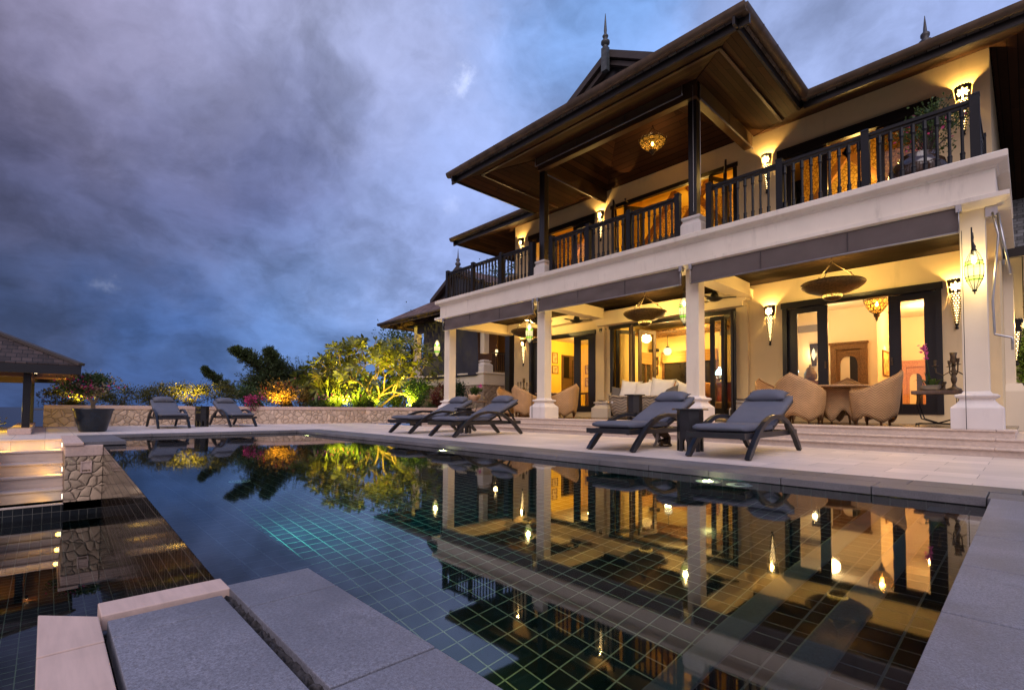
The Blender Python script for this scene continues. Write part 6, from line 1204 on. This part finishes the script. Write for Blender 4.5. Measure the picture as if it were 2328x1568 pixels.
for j, (r_, z) in enumerate(((.10, 0), (.14, .05), (.19, .12), (.205, .19), (.19, .19), (.17, .12), (.0, .11))): vs += [(b.x+r_*(1+.06*(j == 3)*cos(8*2*pi*i/n))*cos(2*pi*i/n), b.y+r_*sin(2*pi*i/n), b.z+z+(.025*cos(8*2*pi*i/n) if j in (3, 4) else 0)) for i in range(n)]
bw.add(vs, [(j*n+i, j*n+(i+1) % n, (j+1)*n+(i+1) % n, (j+1)*n+i) for j in range(6) for i in range(n)], True); lf = MB(); blades(lf, b+Vector((0, 0, .14)), 46, .42, .045, 1.0, .75); cloud(lf, b+Vector((0, 0, .25)), (.2, .2, .12), 160, .09, .4, 6); fl = MB(); [leaf1(fl, b+Vector((.30+random.gauss(0, .03), 0+random.gauss(0, .03), .46+random.gauss(0, .03))), Vector((random.gauss(0, 1), random.gauss(0, 1), random.gauss(0, .6))), .06, .05) for _ in range(26)]; sm_ = MB(); sm_.tube([b+Vector((0, 0, .15)), b+Vector((.12, 0, .38)), b+Vector((.29, 0, .46))], .005, 5)
plant('bowl_plant', 'leafy plant with a pink bloom in a scalloped terracotta bowl on the left console', 'plant', tuple(b), [('bowl', bw, TERRA), ('leaf', lf, LG), ('stem', sm_, LG), ('blossoms', fl, ORC)])
# upper balcony and terrace pots
t = thing('balcony_jar', 'large brown glazed jar with a flowering bougainvillea at the right end of the balcony', 'pot', (-1.12, 9.75, 3.952)); q = MB(); q.lathe([(.18, 0), (.30, .10), (.37, .28), (.34, .42), (.22, .52), (.24, .56), (.21, .57), (.001, .5)], (0, 0, 0), 28); q.build('jar_body', plain('brown_glaze', (.055, .03, .018), .18, .4, 8, .1, 20, .6, 0., .5), t)
shrub('bougainvillea with pink flowers growing from the brown balcony jar', (-.98, 9.72, 4.86), (.45, .4, .36), 1300, .055, LG, (50, PINK, .05), 'balcony_bougainvillea', 'shrub')
def barrel_chair(label, x, y, rz):
    t = thing('barrel_chair', label, 'chair', (x, y, 3.952), rz, 'woven chairs on the upper terrace'); a = MB(); vs = []; nu = 24
    for j in range(5):
        for i in range(nu+1): a_ = -2.2+4.4*i/nu; w = j/4; vs.append(((.34+.04*w)*sin(a_), (.34+.04*w)*cos(a_), .05+w*(.45+.28*max(0, cos(a_)))))
    a.add(vs, [(j*(nu+1)+i, j*(nu+1)+i+1, (j+1)*(nu+1)+i+1, (j+1)*(nu+1)+i) for j in range(4) for i in range(nu)], True); a.build('woven_shell', WICKG, t, solid=False).modifiers.new('thickness', 'SOLIDIFY').thickness = .03; a = MB(); a.lathe([(.32, .05), (.33, .38), (.30, .42), (.001, .43)], (0, 0, 0), 24); a.build('seat', WICKG, t)
barrel_chair('woven round backed chair on the upper terrace, right of its middle railing', -5.75, 10.4, .4); barrel_chair('woven round backed chair on the upper terrace near the left dark post', -7.55, 10.4, -.5); barrel_chair('woven chair behind the far left balcony railing', -10.9, 10.0, 0.)

# ------------------------------------------------------------------ cat under the lounger
def make_cat():
    t = thing('cat', 'tabby and white cat sitting under the sun lounger, licking towards the pool', 'cat', (-3.86, 6.78, .001)); fx = Vector((-.80, -.60, 0)); sd_ = Vector((.60, -.80, 0))
    P = lambda f, s_, z: tuple(fx*f+sd_*s_+Vector((0, 0, z)))
    V_ = []; Ed = []; R = []
    def ch(pts, start=None):
        prev = start
        for f, s_, z, r_ in pts:
            V_.append(P(f, s_, z)); R.append(r_); i = len(V_)-1
            if prev is not None: Ed.append((prev, i))
            prev = i
        return prev
    pel = ch([(-.07, 0, .075, .068)]); sp = ch([(-.085, 0, .13, .072), (-.06, 0, .185, .066), (-.01, 0, .225, .056), (.03, 0, .235, .046)], pel); sh_ = sp
    ne = ch([(.06, 0, .245, .044), (.075, 0, .27, .042), (.105, 0, .268, .034), (.13, 0, .258, .016)], sh_)
    for s_ in (-1, 1):
        ch([(.035, s_*.03, .17, .030), (.055, s_*.032, .10, .021), (.075, s_*.032, .04, .016), (.085, s_*.032, .013, .015), (.115, s_*.032, .011, .012)], sh_-1)
        ch([(-.02, s_*.055, .07, .042), (.02, s_*.06, .055, .030), (-.03, s_*.062, .018, .017), (.03, s_*.062, .013, .014)], pel)
        ch([(.07, s_*.026, .305, .012), (.068, s_*.030, .326, .004)], ne-2)
    ch([(-.13, .0, .04, .020), (-.15, .03, .018, .016), (-.10, .10, .015, .014), (.0, .12, .014, .012), (.03, .12, .014, .009)], pel)
    me = bpy.data.meshes.new('body'); me.from_pydata(V_, Ed, []); o = bpy.data.objects.new('body', me); COL.objects.link(o); o.parent = t
    k = o.modifiers.new('skin', 'SKIN'); k.use_smooth_shade = True
    for i, r_ in enumerate(R): me.skin_vertices[0].data[i].radius = (r_, r_)
    me.skin_vertices[0].data[0].use_root = True; sb = o.modifiers.new('smooth', 'SUBSURF'); sb.levels = 2; sb.render_levels = 2
    M = Mat('tabby_fur'); n = M.noise(14., 5, .6); s_ = M.n('ShaderNodeSeparateXYZ'); M.l(M.co, s_.inputs[0]); f = M.math('ADD', M.math('MULTIPLY', s_.outputs[0], -.80), M.math('MULTIPLY', s_.outputs[1], -.60))
    col = M.mix(M.ramp(n, (.42, 0.), (.56, 1.)), (.015, .010, .008), (.13, .075, .035)); wm = M.math('MULTIPLY', M.ramp(M.math('ADD', f, M.math('MULTIPLY', n, .06)), (.045, 0.), (.075, 1.)), 1.); lowz = M.ramp(M.math('ADD', s_.outputs[2], M.math('MULTIPLY', n, .03)), (.02, 1.), (.035, 0.)); col = M.mix(M.math('MULTIPLY', wm, .9), col, (.50, .44, .40)); M.fin(M.bsdf(col, .8, M.bump(M.noise(220, 2), .4, .004), .2)); me.materials.append(M.m)
    e = MB()
    for s_ in (-1, 1): c_ = Vector(P(.112, s_*.018, .280)); e.lathe([(.0005, -.006), (.005, -.003), (.006, 0), (.005, .003), (.0005, .006)], c_, 8)
    e.build('eye', plain('cat_eye', (.25, .22, .03), .1), t)
make_cat()

# ------------------------------------------------------------------ lights under the water
def pool_light(label, x, y, z, power, col=(1, .72, .22), lit=True):
    t = thing('pool_light', label, 'light', (x, y, z), 0, 'round fittings under the pool water'); q = MB(); q.lathe([(.045, .004), (.10, .0), (.105, -.01), (.09, -.03), (.001, -.03)], (0, 0, 0), 24); q.lathe([(.045, .004), (.044, -.001)], (0, 0, 0), 24); q.box(-.03, .03, .08, 4.406-y, -.028, -.012) if y > 4 else q.box(-.03, .03, -.03, .03, -.1, -.03); q.build('ring', WHITEP, t, solid=False)
    q = MB(); q.lathe([(.001, -.0005), (.043, -.0005)], (0, 0, 0), 20); q.build('lens', glow('pool_lens', (1, .72, .25), 26.) if lit else IRON, t)
    if lit: lamp('pool_lamp', (0, -.02, .02), power, col, .03, t, 'SPOT', (0, -1., -.12), radians(150), .6)
pool_light('glowing pool light under the coping in front of the black stool table', -1.97, 4.27, -.16, 55); pool_light('unlit round pool fitting beside the glowing light', -1.70, 4.27, -.16, 0, lit=False); pool_light('small glowing pool light below the pair of far loungers', -5.96, 4.27, -.16, 45); pool_light('small glowing pool light at the far end of the pool', -11.0, 4.2, -.16, 14)
t = thing('floor_drain', 'round pale green drain cover on the pool floor', 'drain', (-5.47, 1.43, -.949)); q = MB(); q.lathe([(.001, .012), (.09, .012), (.10, .006), (.10, 0)], (0, 0, 0), 24); q.build('drain_cover', plain('pale_cover', (.65, .8, .7), .5, .05), t); q = MB(); [q.lathe([(r_, .013), (r_+.012, .013)], (0, 0, 0), 24) for r_ in (.02, .045, .07)]; q.build('slot', IRON, t, solid=False)
t = thing('wall_pool_light', 'underwater floodlight under the near coping that turns the pool turquoise', 'light', (-3.3, .83, -.55)); q = MB(); q.lathe([(.001, 0), (.09, 0), (.10, .02), (.10, .03)], (0, 0, 0), 20); q.v = [(x, z, y) for x, y, z in q.v]; q.build('floodlight_body', WHITEP, t); lamp('flood_lamp', (0, .06, 0), 62., (.08, .95, .80), .25, t, 'SPOT', (-.1, 1, -.22), radians(160), .8)
lamp('pool_flood_lamp', (-1.3, .72, -.6), 12., (1, .85, .22), .08, t, 'SPOT', (-.3, 1, -.2), radians(160), .8).location = (2.0, -.1, 0)
t = thing('added_basin_light', 'small underwater light added in the lower catch basin to stand for a reflection', 'light', (-4.4, -.9, -1.54)); q = MB(); q.lathe([(.05, 0), (.06, .03), (.03, .05), (.001, .05)], (0, 0, 0), 14); q.build('added_light_body', WHITEP, t); lamp('added_basin_lamp', (0, 0, .12), 5., (.7, 1, .5), .05, t)  # added lamp with no real fitting, standing in for a greenish reflection
